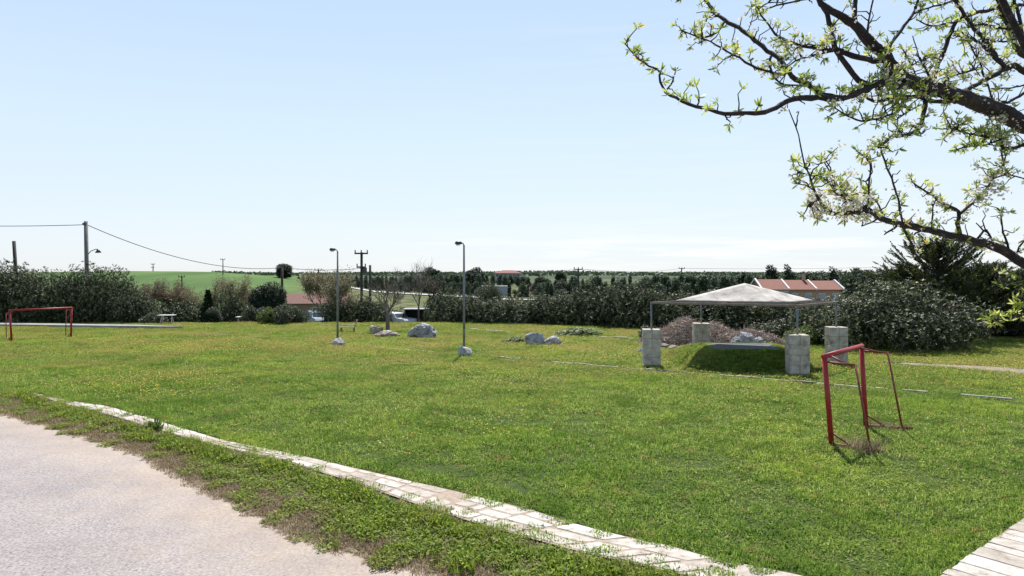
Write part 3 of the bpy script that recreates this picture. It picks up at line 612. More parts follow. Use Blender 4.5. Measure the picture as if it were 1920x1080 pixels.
b.build('canopy_rim', M['wood'], pav, ctr)
b = MB()
for i in range(4): b.tube([RC[i]-V((0, 0, .06)), apex-V((0, 0, .07))], .03, 6)
b.build('rafter', M['darksteel'], pav, ctr)
# grass bank with a slab on top under the canopy
bank = MB(); T0 = [V((8.45, 28.4, .74)), V((11.2, 28.3, .74)), V((11.6, 30.6, .74)), V((8.7, 31.0, .74))]; cc = sum(T0, V((0, 0, 0)))/4
B0 = [V((7.0, 27.3, -.02)), V((12.0, 27.1, -.02)), V((13.6, 31.9, -.02)), V((7.2, 33.0, -.02))]
SG = 12; ring = lambda L4: [L4[i].lerp(L4[(i+1) % 4], k/SG) for i in range(4) for k in range(SG)]
ta, ba = ring(T0), ring(B0); rowsb = []
for f in (0, .2, .4, .6, .8, 1.0): rowsb.append([(bq.lerp(tq, f)+V((0, 0, .10*math.sin(f*math.pi)))+(V((mnoise.noise(tq*2+V((f*3, 0, 0))), mnoise.noise(tq*2+V((0, f*3, 7))), 0))*.18)) for tq, bq in zip(ta, ba)])
nR = len(ta); vs = [p for r_ in rowsb for p in r_]+[cc]
bank.add(vs, [(r_*nR+i, r_*nR+(i+1) % nR, (r_+1)*nR+(i+1) % nR, (r_+1)*nR+i) for r_ in range(5) for i in range(nR)]+[(5*nR+i, 5*nR+(i+1) % nR, 6*nR) for i in range(nR)])
tag(bank.build('grass_bank', M['soil'], smooth=True), kind='structure')
pts = []
for r_ in range(5):
    for i in range(nR):
        for _ in range(8): 
            a, b_, c, d = rowsb[r_][i], rowsb[r_][(i+1) % nR], rowsb[r_+1][(i+1) % nR], rowsb[r_+1][i]; s1, s2 = random.random(), random.random(); pts.append(a.lerp(b_, s1).lerp(d.lerp(c, s1), s2))
pts = np.array([tuple(p) for p in pts]); scatter('bank_grass', 'grass covering the small bank under the pavilion roof', 'grass', pts, np.stack([np.full(len(pts), .28)]*2+[rng.uniform(.3, .5, len(pts))], 1), edgep)
b = MB(); d = T0[1]-T0[0]; b.add([p*1.0+V((0, 0, -.03)) for p in T0]+[p+V((0, 0, .07)) for p in T0], [(4, 5, 6, 7), (0, 1, 5, 4), (1, 2, 6, 5), (2, 3, 7, 6), (3, 0, 4, 7)])
tag(b.build('stage_slab', M['netmat']), 'flat dark grey slab on the grass bank under the pavilion roof', 'slab')

# ---------------------------------------------------------------- boulders
def rock(label, px, py, wpx, hpx, seed, m, name='boulder', group=None, deep=.8, rough=.28):
    p = P(px, py); s_ = p.y/F; dx, dz = wpx*s_, hpx*s_
    o = link(name, rock_mesh(name, dx, dx*deep, dz/.98, seed, rough), m); o.location = (p.x, p.y+dx*deep*.3, 0); o.rotation_euler = (0, 0, random.uniform(-.25, .25))
    return tag(o, label, 'boulder', group)
rock('big pale grey boulder, largest on the lawn, right of the bare tree', 790, 634, 58, 28, 3, M['rock'], rough=.42, deep=.7)
rock('brown boulder with upright back, left of the bare tree trunk', 704, 628, 26, 17, 5, M['rock_brown'])
rock('low flat brown and white boulder in front of the bare tree trunk', 726, 634, 48, 14, 8, M['rock_brown'], deep=.6)
rock('grey flat-faced boulder, left one of the pair in mid lawn', 1003, 648, 38, 24, 11, M['rock'], deep=.6)
rock('whitish rough boulder, right one of a pair in mid lawn', 1036, 648, 34, 18, 14, M['whitewash'], deep=.7)
rock('small whitewashed boulder round the foot of the left lamp post', 634, 649, 25, 15, 17, M['whitewash'], rough=.2, deep=.9)
rock('small whitewashed boulder round the foot of the right lamp post', 871, 668, 27, 18, 19, M['whitewash'], rough=.2, deep=.9)
rock('small grey stone lying against the front left pavilion pier', 1204, 661, 16, 11, 23, M['rock'])
for px, wd, hh, sd2, dy in ((1384, 26, 15, 31, 0), (1404, 34, 22, 33, .5), (1424, 28, 14, 35, 0)):
    o = rock({31: 'rough pale rock at the left of the rubble heap behind the slab', 33: 'tallest pale rock amid the rubble heap behind the slab', 35: 'rough pale rock at the right of the rubble heap behind the slab'}[sd2], px, 655, wd*1.2, hh+9, sd2, M['rock'], group='rubble rocks behind the pavilion slab')
for k, (px, py) in enumerate([(1262, 655), (1280, 656), (1300, 652), (1246, 652), (1318, 656)]):
    rock(['dusty stone at the foot of the brush pile, second from left', 'dusty stone at the foot of the brush pile, third from left', 'dusty stone at the foot of the brush pile, fourth from left', 'leftmost dusty stone at the foot of the brush pile', 'rightmost dusty stone at the foot of the brush pile'][k], px, py, 20, 8, 40+k, M['rock_brown'], group='stones under the brush pile')

# ---------------------------------------------------------------- lamp posts
def lamp(label, px, base, top, seed):
    p = P(px, base); zt = CH-(top-HY)/F*p.y; root = thing('lamp_post', label, 'lamp post', p, group='lamp posts on the lawn')
    b = MB(); b.tube([(0, 0, -.1), (0, 0, zt*.5), (0, 0, zt-.06)], [.062, .055, .045], 10); b.build('pole', M['steel'], root, smooth=True)
    b = MB(); b.tube([(0, 0, zt-.1), (-.05, -.02, zt+.02), (-.16, -.05, zt+.03)], .03, 8); b.build('arm', M['steel'], root, smooth=True)
    b = MB(); b.tube([(-.10, -.03, zt+.02), (-.2, -.06, zt+.045), (-.36, -.11, zt+.03), (-.42, -.13, zt-.0)], [.05, .085, .09, .05], 10); hd = b.build('lamp_head', M['darksteel'], root, smooth=True)
    b = MB(); b.tube([(-.2, -.06, zt-.03), (-.36, -.11, zt-.045)], [.05, .055], 8); b.build('lens', M['white'], hd)
    b = MB(); b.box((.0, -.06, 1.1), (.09, .05, .26), 0, 0, .01); b.build('service_box', M['steel'], root)
lamp('grey street lamp on the left part of the lawn with its foot in a boulder', 633, 643, 469, 1)
lamp('taller grey street lamp in mid lawn with its foot in a boulder', 870, 664, 457, 2)

# ---------------------------------------------------------------- platform, bench, table
b = MB(); A, B_ = P(-260, 610), P(343, 618); d = (B_-A); n = V((-d.y, d.x, 0)).normalized()
BKa, BKb = P(-260, 606), P(262, 614.5)
b.add([(q_.x, q_.y, z_) for z_ in (-.05, .22) for q_ in (A, B_, BKb, BKa)], [(3, 2, 1, 0), (4, 5, 6, 7), (0, 1, 5, 4), (1, 2, 6, 5), (2, 3, 7, 6), (3, 0, 4, 7)])
tag(b.build('concrete_platform', M['concrete']), 'long low concrete platform with pale top in front of the oleanders at the left', 'platform')
p = G(652, 46); root = thing('garden_bench', 'weathered wooden lounger bench with raised back left of the bare tree', 'bench', p, .1)
b = MB()
for k in range(3): b.box((-.05, -.18+k*.18, .36), (.95, .14, .035), 0, 0, .005)
b.build('seat', M['wood'], root)
b = MB()
for k in range(3): b.box((.50+.05*k, 0, .47+.16*k), (.035, .55, .12), 0, 0, .005)
b.build('backrest', M['wood'], root)
for s1 in (-1, 1):
    for s2 in (-1, 1): b = MB(); b.box((s1*.42, s2*.22, .17), (.06, .06, .36)); b.build('leg', M['wood'], root)
def table(label, px, Y, wd, col):
    p = G(px, Y); root = thing('garden_table', label, 'table', p, .15); b = MB(); b.box((0, 0, .70), (wd, .8, .05), 0, 0, .01); b.build('table_top', col, root)
    for s1 in (-1, 1):
        b = MB(); b.tube([(s1*wd*.36, -.3, -.02), (s1*wd*.3, 0, .66)], .035, 6); b.tube([(s1*wd*.36, .3, -.02), (s1*wd*.3, 0, .66)], .035, 6); b.build('leg', col, root)
table('white topped garden table beyond the right end of the concrete platform', 313, 54, 1.2, M['white'])
table('white garden table in front of the blue-green bush', 455, 56.5, 1.0, M['white'])

# ---------------------------------------------------------------- bushes
def norm(root, me):
    co = np.empty(len(me.vertices)*3, np.float32); me.vertices.foreach_get('co', co); co = co.reshape(-1, 3)
    root['_h'] = float(np.percentile(co[:, 2], 99)); root['_w'] = float(np.percentile(co[:, 0], 98.5)-np.percentile(co[:, 0], 1.5))
def bushproto(name, wd, dpt, h, nl, n, seed, m, ll=.16, lw=.035, ros=7, size=.5, stems=7, sub='foliage', lobes=None):
    root = thing(name, 'x', 'bush', (0, -50-seed, 0)); lb = lobes or mound_lobes(wd, dpt, h, nl, seed, size)
    me = cloud(sub, n, lb, ll, lw, .5, ros, .5); link(sub, me, m, root)
    b = MB(); r = random.Random(seed)
    for k in range(stems):
        a = r.uniform(0, 6.28); q = r.uniform(.3, .8); b.tube([(math.cos(a)*.15, math.sin(a)*.15, -.05), (math.cos(a)*q*wd*.2, math.sin(a)*q*dpt*.2, h*.35), (math.cos(a)*q*wd*.36, math.sin(a)*q*dpt*.36, h*.72)], [.05, .035, .015], 5)
    b.build('stem', M['barkdark'], root); norm(root, me); return root
protos = []; used = set()
def put(pr, px, Y, h, wd, label, cat='bush', group=None, rz=None, name=None, dy=None):
    o = pr if pr.name not in used else copy_tree(pr); used.add(pr.name)
    g_ = G(px, Y); o.location = g_; sz = h/pr['_h']; sw = wd/pr['_w']; o.scale = (sw, sw if dy is None else dy*sw, sz); o.rotation_euler = (0, 0, random.uniform(0, 6.28) if rz is None else rz)
    o['label'] = label; o['category'] = cat
    if group: o['group'] = group
    elif 'group' in o.keys(): del o['group']
    if name: o.name = name
    return o
ole = [bushproto('oleander_bush', 3.4, 3.0, 2.8, 15, 22000, s_, M['oleander'], .2, .045, 8, .66) for s_ in (1, 2, 3)]
olb = [bushproto('oleander_bush', 5.2, 4.6, 4.8, 26, 48000, s_, M['oleander'], .21, .048, 8, .52) for s_ in (4, 5)]
big = bushproto('oleander_bush', 8.2, 6.2, 3.45, 62, 80000, 9, M['oleander'], .16, .036, 8, size=.5)
put(big, 1672, 36.8, 3.3, 7.6, 'huge rounded dark oleander behind the right pavilion pier', rz=.0)
for k, (px, Y, h, wd, lab) in enumerate([(-150, 56, 4.6, 5.6, 'tall oleander just beyond the left end of the thicket'), (-40, 55.5, 4.7, 5.6, 'tall oleander cut by the left edge of the photo behind the goal'), (35, 56.5, 4.75, 5.2, 'tall oleander directly behind the left goal posts'),
        (100, 55.8, 4.15, 5.0, 'oleander with a dip in its top behind the right post of the small goal'), (160, 56.5, 4.55, 4.6, 'tall oleander round the foot of the utility pole'), (208, 56, 4.3, 4.4, 'tall oleander just right of the utility pole'), (244, 55, 2.6, 2.9, 'low oleander at the right end of the left thicket')]):
    put(olb[k % 2], px, Y, h, wd, lab, 'oleander', 'oleanders of the left thicket', rz=k*1.3)
ordn = ['first', 'second', 'third', 'fourth', 'fifth', 'sixth', 'seventh', 'eighth', 'ninth', 'tenth', 'eleventh', 'twelfth', 'thirteenth', 'fourteenth']
hed = [(846, 55.5, 2.6, 3.2), (880, 55.2, 2.3, 3.3), (928, 54.6, 2.0, 3.0), (975, 54, 2.1, 3.3), (1018, 53.4, 2.25, 3.2), (1062, 53, 2.3, 3.2), (1103, 52, 2.75, 3.3), (1146, 51, 2.95, 3.6), (1192, 50, 3.0, 3.5), (1238, 49, 2.75, 3.4), (1284, 47.5, 2.5, 3.5), (1338, 46, 2.6, 3.6), (1395, 45, 2.7, 3.7), (1452, 43.5, 2.6, 3.7)]
for k, (px, Y, h, wd) in enumerate(hed): put(ole[k % 3], px, Y+.6, h, wd*1.05, ordn[k]+' oleander from the left in the long hedge behind the lawn', 'oleander', 'oleanders of the long hedge', rz=k*2.1)
put(ole[1], 1535, 40.5, 2.3, 3.4, 'oleander between the pavilion and the huge rounded bush', rz=.7)
put(ole[2], 1905, 44, 3.0, 4.6, 'oleander at the right edge beyond the cedar', rz=.2); put(ole[0], 1985, 42, 3.1, 4.6, 'oleander beyond the right edge of the photo', rz=2.2)
put(ole[1], 1838, 44, 2.4, 4, 'dark oleander under the cedar at its right', rz=3)
dk = bushproto('cypress_shrub', 2.7, 2.6, 3.1, 9, 34000, 21, M['darkleaf'], .12, .045, 4, .95, lobes=[(0, 0, 1.6, 1.2, 1.15, 1.3), (.25, 0, 2.2, .9, .9, .95), (-.35, .1, 1.9, .9, .9, 1.0), (.2, -.3, 1.2, 1.05, 1, 1), (-.2, .2, .8, 1.0, 1, .8)])
put(dk, 503, 62, 3.9, 2.9, 'round dense dark cypress standing before the green hill', 'cypress', rz=.3)
ol = [bushproto('garden_shrub', 1.8, 1.7, 1.5, 12, 6000, s_, M['olive'], .16, .045, 5, .5) for s_ in (31, 32)]
lm = bushproto('leafy_shrub', 1.5, 1.4, 1.3, 10, 3500, 34, M['lime'], .15, .06, 4, .5)
put(dk, 398, 56.5, 1.4, 1.3, 'small dark round shrub at the foot of the little conifer', 'shrub', rz=2)
put(ole[0], 437, 60, 2.9, 2.9, 'blue-green bush behind the white garden table', rz=1.0); put(ole[1], 350, 61, 2.2, 3.6, 'dark bush under the bare brown trees, left of the conifer', rz=2); put(ole[2], 300, 61, 2.3, 4.2, 'dark bush beneath the leftmost bare tree', rz=4); put(ole[0], 275, 58, 2.1, 2.4, 'dark low bush next to the left thicket', rz=5)
for px, Y, h, wd, kk, lab in [(474, 55.5, 1.5, 1.5, 0, 'grey-green shrub right of the white garden table'), (505, 54, 1.2, 1.6, 2, 'bright green shrub below the round cypress'), (530, 53, 1.5, 1.7, 1, 'broad grey-green shrub right of the bright green shrub'), (555, 54.5, 1.4, 1.5, 0, 'grey-green shrub beside the parked blue car'), (490, 57, 1.4, 1.8, 1, 'grey shrub under the round cypress'), (287, 54.5, .9, 1.8, 0, 'low pale shrub behind the end of the platform')]:
    put((ol+[lm])[kk], px, Y, h, wd, lab, 'shrub', rz=px)
put(ole[1], 640, 60, 2.4, 3.0, 'dark bush between the blue car and the left lamp post', rz=1); put(ole[2], 680, 60.5, 2.5, 3.2, 'dark bush left of the bare tree trunk', rz=2); put(ole[0], 708, 62, 2.3, 3.0, 'dark bush behind the bare tree trunk', rz=3); put(ole[0], 615, 63, 2.6, 3.2, 'dark bush directly behind the blue car', rz=4)
put(ole[2], 832, 59, 2.9, 3.0, 'dark bush between the shelter and the long hedge', rz=5)
put(lm, 1515, 38.5, .9, 2.0, 'low leafy shrub at the foot of the oleander by the right pier', 'shrub', rz=1)
put(lm, 1085, 44, .45, 2.6, 'low leafy weeds right of the pair of boulders', 'weeds', rz=2, name='leafy_weeds'); put(lm, 972, 39.5, .28, 1.6, 'low leafy weeds left of the pair of boulders', 'weeds', rz=2, name='leafy_weeds')
put(ol[1], 1450, 41.5, 1.1, 2.6, 'pale shrub behind the right end of the brush pile', 'shrub', rz=1); put(ol[0], 1214, 41, .8, 1.0, 'grey-green shrub behind the front left pier', 'shrub', rz=1)
ro_ = bushproto('grey_bush', 6.5, 6, 5.2, 24, 9000, 41, M['farolive'], .4, .13, 3, .5)
put(ro_, 917, 185, 5.4, 6.8, 'round grey-green bush alone beside the far road', 'bush', rz=1)
for k, (px, Y, h, wd) in enumerate([(745, 90, 2.6, 6), (800, 100, 2.6, 7), (860, 110, 2.2, 7), (700, 85, 2.5, 5), (955, 120, 1.8, 7), (1050, 100, 2.3, 7), (620, 90, 2.5, 5), (1140, 95, 2.6, 7), (780, 75, 2.0, 4)]):
    put(ro_, px, Y, h, wd, 'scrub bush in the meadow between hedge and far road', 'bush', 'scrub bushes in the far meadow', rz=k)
for k in range(26):
    Y = random.uniform(78, 175); put(ro_, random.uniform(625, 930) if k < 18 else random.uniform(930, 1120), Y, random.uniform(1.2, 2.8), random.uniform(3, 7), 'scrub bush in the meadow between hedge and far road', 'bush', 'scrub bushes in the far meadow', rz=k)

# little conifer
def conifer(name, label, px, Y, h, wd, m, seed, n=5200, group=None, cat='conifer'):
    root = thing(name, label, cat, G(px, Y), group=group); t = rng.random(n)**.75; az = rng.uniform(0, 6.28, n); lay = np.round(t*8+np.sin(az*2)*.5)/8*.4+t*.6
    rad = wd/2*(1-lay*.93)*(.35+.65*rng.random(n)**.6)*(1+.2*np.sin(az*3+t*9)); c = np.stack([np.cos(az)*rad, np.sin(az)*rad, h*(.06+.93*lay)-rad*.22], 1)
    a = unit(np.stack([np.cos(az), np.sin(az), az*0+.25], 1)+rdir(n)*.5)*.13*h/3; bb = unit(np.cross(a, rdir(n)))*.03*h/3
    link('crown', leafmesh('crown', c, a, bb, rng.random(n)), m, root); b = MB(); b.tube([(0, 0, -.1), (0, 0, h*.9)], [.09, .015], 6); b.build('trunk', M['barkdark'], root); return root
conifer('small_conifer', 'small pointed dark conifer right of the concrete platform', 390, 57, 3.0, 1.9, M['darkleaf'], 3)

# cedar with spiky rising shoots
def cedar(label, px, Y, h, wd, seed):
    r = random.Random(seed); root = thing('cedar_tree', label, 'cedar tree', G(px, Y)); b = MB(); C_, A_, B2, R_ = [], [], [], []
    b.tube([(0, 0, -.2), (.05, 0, h*.5), (0, 0, h*.93)], [.22, .13, .03], 8)
    for i in range(190):
        t = r.random()**.9; z0 = h*(.04+.80*t); az = r.uniform(0, 6.28); ln = wd/2*(1.05-t**1.7*.88)*r.uniform(.65, 1.08); rise = r.uniform(.12, .45)+.6*t
        pts = [V((math.cos(az)*ln*s_, math.sin(az)*ln*s_, z0+ln*rise*s_**1.6)) for s_ in (0, .33, .66, 1)]; b.tube(pts, [.05, .035, .02, .01], 5, cap=False)
        for k in range(int(5+ln*5)):
            s_ = r.uniform(.22, 1.0); i0 = min(int(s_*3), 2); base = pts[i0].lerp(pts[i0+1], s_*3-i0); az2 = az+r.uniform(-1.2, 1.2)
            d = V((math.cos(az2), math.sin(az2), r.uniform(.35, 1.5))).normalized(); sl_ = r.uniform(.28, .62)*(.8+.3*(1-t)); n = int(46*sl_/.45)
            u_ = rng.random(n); rad = rdir(n)*(.075*(1.1-u_))[:, None]; dn = np.array(d)
            C_.append(np.array(base)+dn*(u_*sl_)[:, None]+rad); aa = unit(dn*1.1+unit(rad)*.9); A_.append(aa*.055); B2.append(unit(np.cross(aa, rdir(n)))*.016)
            tone = r.random(); R_.append(np.clip(tone*.6+.35*rng.random(n)+(.3*(u_ > .8)), 0, 1))
    link('crown', leafmesh('crown', np.concatenate(C_), np.concatenate(A_), np.concatenate(B2), np.concatenate(R_)), M['cedar'], root); b.build('trunk', M['barkdark'], root); return root
cedar('dark spiky cedar rising behind the huge rounded oleander', 1757, 41.5, 6.6, 8.2, 3)
cedar('smaller dark cedar at the right flank of the spiky cedar', 1846, 42.5, 5.0, 5.4, 6)
cedar('small dark cedar at the left flank of the spiky cedar', 1700, 42.5, 5.0, 3.6, 8)

# bare and budding trees
def bare(name, label, px, Y, h, wd, seed, m, leafm=None, nl=0, twig=.012, trunk=.12, fork=.28, levels=4, cat='tree', kids=4, ls=.09, upw=.35, group=None, leafsub='buds', sunk=0):
    r = random.Random(seed); root = thing(name, label, cat, G(px, Y)-V((0, 0, sunk)), group=group); tb, cb = MB(), MB(); tips = []
    tb.tube([(0, 0, -.15), (r.uniform(-.05, .05), 0, h*fork*.5), (0, 0, h*fork)], [trunk*1.15, trunk, trunk*.85], 8)
    def grow(p, d, ln, rad, lv):
        pts = [p]; q = p; dd = d.copy()
        for k in range(4):
            dd = (dd+V((r.uniform(-1, 1), r.uniform(-1, 1), r.uniform(-.5, 1)*.6))*.18).normalized(); q = q+dd*ln/4; pts.append(q)
        cb.tube(pts, [rad, rad*.85, rad*.7, rad*.58, rad*.45], 5 if lv < 2 else 3, cap=False)
        if lv >= levels:
            tips.extend(pts[1:]); return
        for k in range(kids if lv else kids+1):
            s_ = r.uniform(.3, 1) if k else 1; i0 = min(int(s_*4), 3); b0 = pts[i0].lerp(pts[i0+1], s_*4-i0)
            ax = V((r.uniform(-1, 1), r.uniform(-1, 1), r.uniform(-.4, .8))).normalized(); nd = (dd*.85+ax*.75+V((0, 0, upw*.5))).normalized()
            grow(b0, nd, ln*r.uniform(.55, .8), max(rad*.55, twig*.5), lv+1)
        if lv >= 2: tips.extend(pts[2:])
    for k in range(kids+1):
        a = 6.283*k/(kids+1)+r.uniform(-.3, .3); d = V((math.cos(a)*wd/h*1.05, math.sin(a)*wd/h*1.05, 1)).normalized(); grow(V((0, 0, h*fork*r.uniform(.8, 1))), d, h*(1-fork)*.48, trunk*.5, 1)
    tb.build('trunk', m, root, smooth=True); cb.build('branches', m, root)
    if leafm and nl:
        T_ = np.array([tuple(t_) for t_ in tips]); k = rng.integers(0, len(T_), nl); c = T_[k]+rng.normal(0, .11, (nl, 3))*ls/.09; a = rdir(nl)*ls/2*rng.uniform(.6, 1.3, (nl, 1)); link(leafsub, leafmesh(leafsub, c, a, unit(np.cross(a, rdir(nl)))*ls*.25, rng.random(nl)), leafm, root)
    return root
bare('bare_tree', 'leafless grey tree with a forked crown standing behind the flat brown boulder', 727, 45.5, 4.0, 3.3, 11, M['barkgrey'], trunk=.13, fork=.36, levels=4, twig=.026, upw=.3)
bare('budding_tree', 'bushy tan tree coming into leaf over the tan house', 610, 59, 4.9, 5.0, 12, M['barkgrey'], M['bud'], 11000, trunk=.12, fork=.22, twig=.03, upw=.35, ls=.14)
bare('brown_tree', 'brown twiggy tree before the green hill, leftmost of the garden trees', 305, 63, 4.5, 4.6, 13, M['barkgrey'], M['budbrown'], 16000, trunk=.11, fork=.15, ls=.13)
bare('budding_tree', 'olive tinted budding tree behind the little conifer', 425, 64, 4.9, 5.0, 14, M['barkgrey'], M['bud'], 12000, trunk=.12, fork=.15, ls=.13)
bare('budding_tree', 'thin olive budding tree between brown tree and conifer', 368, 66, 4.3, 3.6, 15, M['barkgrey'], M['bud'], 7000, trunk=.08, fork=.15, ls=.12, levels=3)
bare('brown_tree', 'low brown twiggy tree left of the round cypress', 466, 67, 4.0, 3.2, 16, M['barkgrey'], M['budbrown'], 7000, trunk=.08, fork=.15, ls=.11, levels=3)
bare('poplar_tree', 'tall thin leafless tree with an upright crown right of the bare tree', 785, 62, 6.0, 1.7, 17, M['barkgrey'], trunk=.10, fork=.35, levels=4, twig=.024, upw=1.2)
bare('poplar_tree', 'slim tree with reddish twigs standing at the dark shelter', 809, 60, 4.6, 1.8, 18, M['barkdark'], M['budbrown'], 500, trunk=.14, fork=.55, levels=3, ls=.1, upw=.9)
bare('bare_tree', 'slender leafless tree right behind the taller street lamp', 877, 56, 3.7, 1.8, 19, M['barkgrey'], trunk=.07, fork=.35, levels=3)
bare('bare_tree', 'small leafless tree between shelter and taller street lamp', 840, 60, 4.2, 2.2, 20, M['barkgrey'], trunk=.07, fork=.3, levels=3)

# ---------------------------------------------------------------- brush pile
def brush(label, px, Y, wd, dpt, h, n, seed):
    p = G(px, Y); a_ = rng.uniform(0, 6.28, n); q = np.sqrt(rng.random(n)); xx, yy = np.cos(a_)*q*wd/2, np.sin(a_)*q*dpt/2; lump = np.array([mnoise.noise(V((s1*.9+seed, s2*.9, 0))) for s1, s2 in zip(xx, yy)])
    zz = h*(1-q**2.2)*(1+.35*lump)*(rng.random(n)**.35)+.03; c = np.stack([xx, yy, zz], 1); d = rdir(n); d[:, 2] = np.abs(d[:, 2])*.55; d = unit(d)
    L_ = rng.uniform(.12, .42, (n, 1)); a = d*L_; bb = unit(np.cross(d, rdir(n)))*rng.uniform(.014, .03, (n, 1))
    o = link('brush_pile', leafmesh('brush_pile', c, a, bb, rng.random(n)), M['twig']); o.location = p; return tag(o, label, 'brush pile')
brush('large heap of dry brown cuttings between the two left pavilion piers', 1300, 38.6, 6.2, 3.0, 1.3, 6500, 1)
brush('lower heap of dry cuttings behind the dark slab of the pavilion', 1398, 37.6, 4.4, 2.4, .85, 3600, 2)

# ---------------------------------------------------------------- utility poles and wires
def pole(label, px, Y, top, kind, r=.12, m='polewood', lean=0, name='utility_pole', group=None):
    p = G(px, Y); zt = CH-(top-HY)/F*Y-p.z; root = thing(name, label, 'utility pole', p, group=group); b = MB(); b.tube([(lean, 0, -.2), (0, 0, zt)], [r*1.25, r], 8); b.build('pole', M[m], root, smooth=True)
    if kind == 'cross' or kind == 'double':
        for k in range(1 if kind == 'cross' else 2):
            cb = MB(); z = zt-.15-k*1.7; wdt = (1.25 if k == 0 else .85)*r/.12; cb.box((0, -r-.05, z), (wdt, .12*r/.12, .14*r/.12)); arm = cb.build('crossarm', M[m], root)
            for x_ in (-.45, 0, .45): ib = MB(); ib.tube([(x_*wdt, -r-.05, z+.07), (x_*wdt, -r-.05, z+.32*r/.12)], .06*r/.12, 6); ib.build('insulator', M['darksteel'], arm)
    return root, p+V((0, 0, zt))
r1_, t1 = pole('tall weathered utility pole with a small lamp rising from the left thicket', 161, 60, 415, '', .16, lean=.18)
b = MB(); zt = t1.z-G(161, 60).z; b.tube([(.1, 0, zt-3.0), (.5, -.1, zt-2.62), (1.0, -.2, zt-2.45), (1.25, -.25, zt-2.5)], .035, 6); la = b.build('lamp_arm', M['steel'], r1_, smooth=True)
b = MB(); b.tube([(1.2, -.24, zt-2.42), (1.22, -.24, zt-2.56), (1.24, -.25, zt-2.75)], [.06, .13, .26], 10); b.build('lamp_shade', M['darksteel'], la, smooth=True)
b = MB(); b.box((0, -.2, zt-.25), (.3, .12, .2)); b.build('bracket', M['darksteel'], r1_)
pole('dark leaning pole without wires at the far left above the thicket', 26, 70, 452, '', .16, 'darkwood', lean=.6)
r2_, t2 = pole('dark utility pole in front of the lone tree on the hill', 529, 85, 501, '', .15, 'darkwood')
r3_, t3 = pole('dark utility pole with crossarms and a transformer right of the left street lamp', 678, 85, 473, 'double', .16, 'darkwood')
b = MB(); zt = t3.z-G(678, 85).z; b.tube([(.38, 0, zt-2.6), (.38, 0, zt-1.9)], .28, 10); b.build('transformer', M['darksteel'], r3_)
pole('short dark pole stump right of the transformer pole', 694, 88, 497, '', .15, 'darkwood')
_, t4 = pole('small dark crossarm pole on the lower slope of the green hill', 341, 150, 518, 'cross', .14, 'darkwood')
_, t5 = pole('pale thin pole behind the budding trees at the hill top', 418, 300, 486, 'cross', .2)
_, t6 = pole('small pole with a crossarm on the skyline of the green hill', 287, 345, 495, 'double', .2)
_, t6b = pole('tiny pole left of the crossarm pole on the hill skyline', 223, 380, 502, 'cross', .18)
_, t7 = pole('thin pole just left of the left street lamp', 597, 130, 505, 'cross', .13, 'darkwood')
_, t8 = pole('dark pole with two crossarms over the distant pines right of the lamp posts', 1084, 190, 504, 'double', .24, 'darkwood')
_, t9 = pole('grey crossarm pole standing over the pines left of the pavilion roof', 1278, 330, 503, 'cross', .28, 'darkwood')
_, t0 = pole('utility pole beyond the left edge of the photo', -420, 64, 395, '', .2)
def wire(label, a, c, sag, r):
    pts = [a.lerp(c, k/24)-V((0, 0, sag*4*(k/24)*(1-k/24))) for k in range(25)]; b = MB(); b.tube(pts, r, 5); return tag(b.build('power_cable', M['cable']), label, 'cable', 'overhead cables')
wire('thick overhead cable running left from the tall weathered pole', t1-V((.2, 0, .3)), t0-V((0, 0, .3)), .5, .030)
wire('thick overhead cable sagging right from the tall weathered pole to the dark pole', t1-V((-.2, 0, .35)), t2-V((0, 0, .05)), 1.35, .032)
wire('thin overhead cable between the dark pole and the transformer pole', t2-V((0, 0, .05)), t3-V((0, 0, 2.0)), .25, .03)
wire('faint cable from the transformer pole to the double crossarm pole', Q(870, 512, 135), t8-V((0, 0, .1)), .4, .04)
wire('faint cable running right over the pines from the double crossarm pole', t8, t9, 1.2, .05)
wire('faint long cable over the pines at the right', t9, Q(1990, 486, 330), 1.8, .06)

# ---------------------------------------------------------------- houses, shelter, cars
def gable_house(): pass
# tan garden house
o0_ = G(585, 68); hz = thing('garden_house', 'low tan house half hidden behind the bushy tan tree', 'house', o0_, .12)
b = MB(); b.box((.6, 0, 1.3), (5.6, 4, 2.7)); wl = b.build('wall', M['tanplaster'], hz)
b = MB(); b.add([(-2.4, -2.3, 2.6), (3.6, -2.3, 2.6), (3.6, 2.3, 2.6), (-2.4, 2.3, 2.6), (-2.4, 0, 3.5), (3.6, 0, 3.5)], [(0, 1, 5, 4), (2, 3, 4, 5), (1, 2, 5), (3, 0, 4), (3, 2, 1, 0)]); b.build('roof', M['redbrown'], hz)
b = MB(); b.add([(-4.1, -2.4, 1.9), (-2.2, -2.4, 1.9), (-2.2, 1.6, 2.9), (-4.1, 1.6, 2.9), (-4.1, -2.4, 2.0), (-2.2, -2.4, 2.0), (-2.2, 1.6, 3.0), (-4.1, 1.6, 3.0)], [(3, 2, 1, 0), (4, 5, 6, 7), (0, 1, 5, 4), (1, 2, 6, 5), (2, 3, 7, 6), (3, 0, 4, 7)]); b.build('porch_roof', M['redbrown'], hz)
for x_ in (-4.0, -2.35): b = MB(); b.box((x_, -2.3, .9), (.12, .12, 2.0)); b.build('porch_post', M['white'], hz)
for x_ in (-1.0, 1.8): b = MB(); b.box((x_, -2.03, 1.5), (.9, .08, .9)); wf = b.build('window', M['white'], hz); b = MB(); b.box((x_, -2.08, 1.5), (.76, .04, .76)); b.build('pane', M['glass'], wf)
b = MB(); b.box((-2.9, 1.2, 3.2), (.5, .5, 1.0)); b.build('chimney', M['tanplaster'], hz)
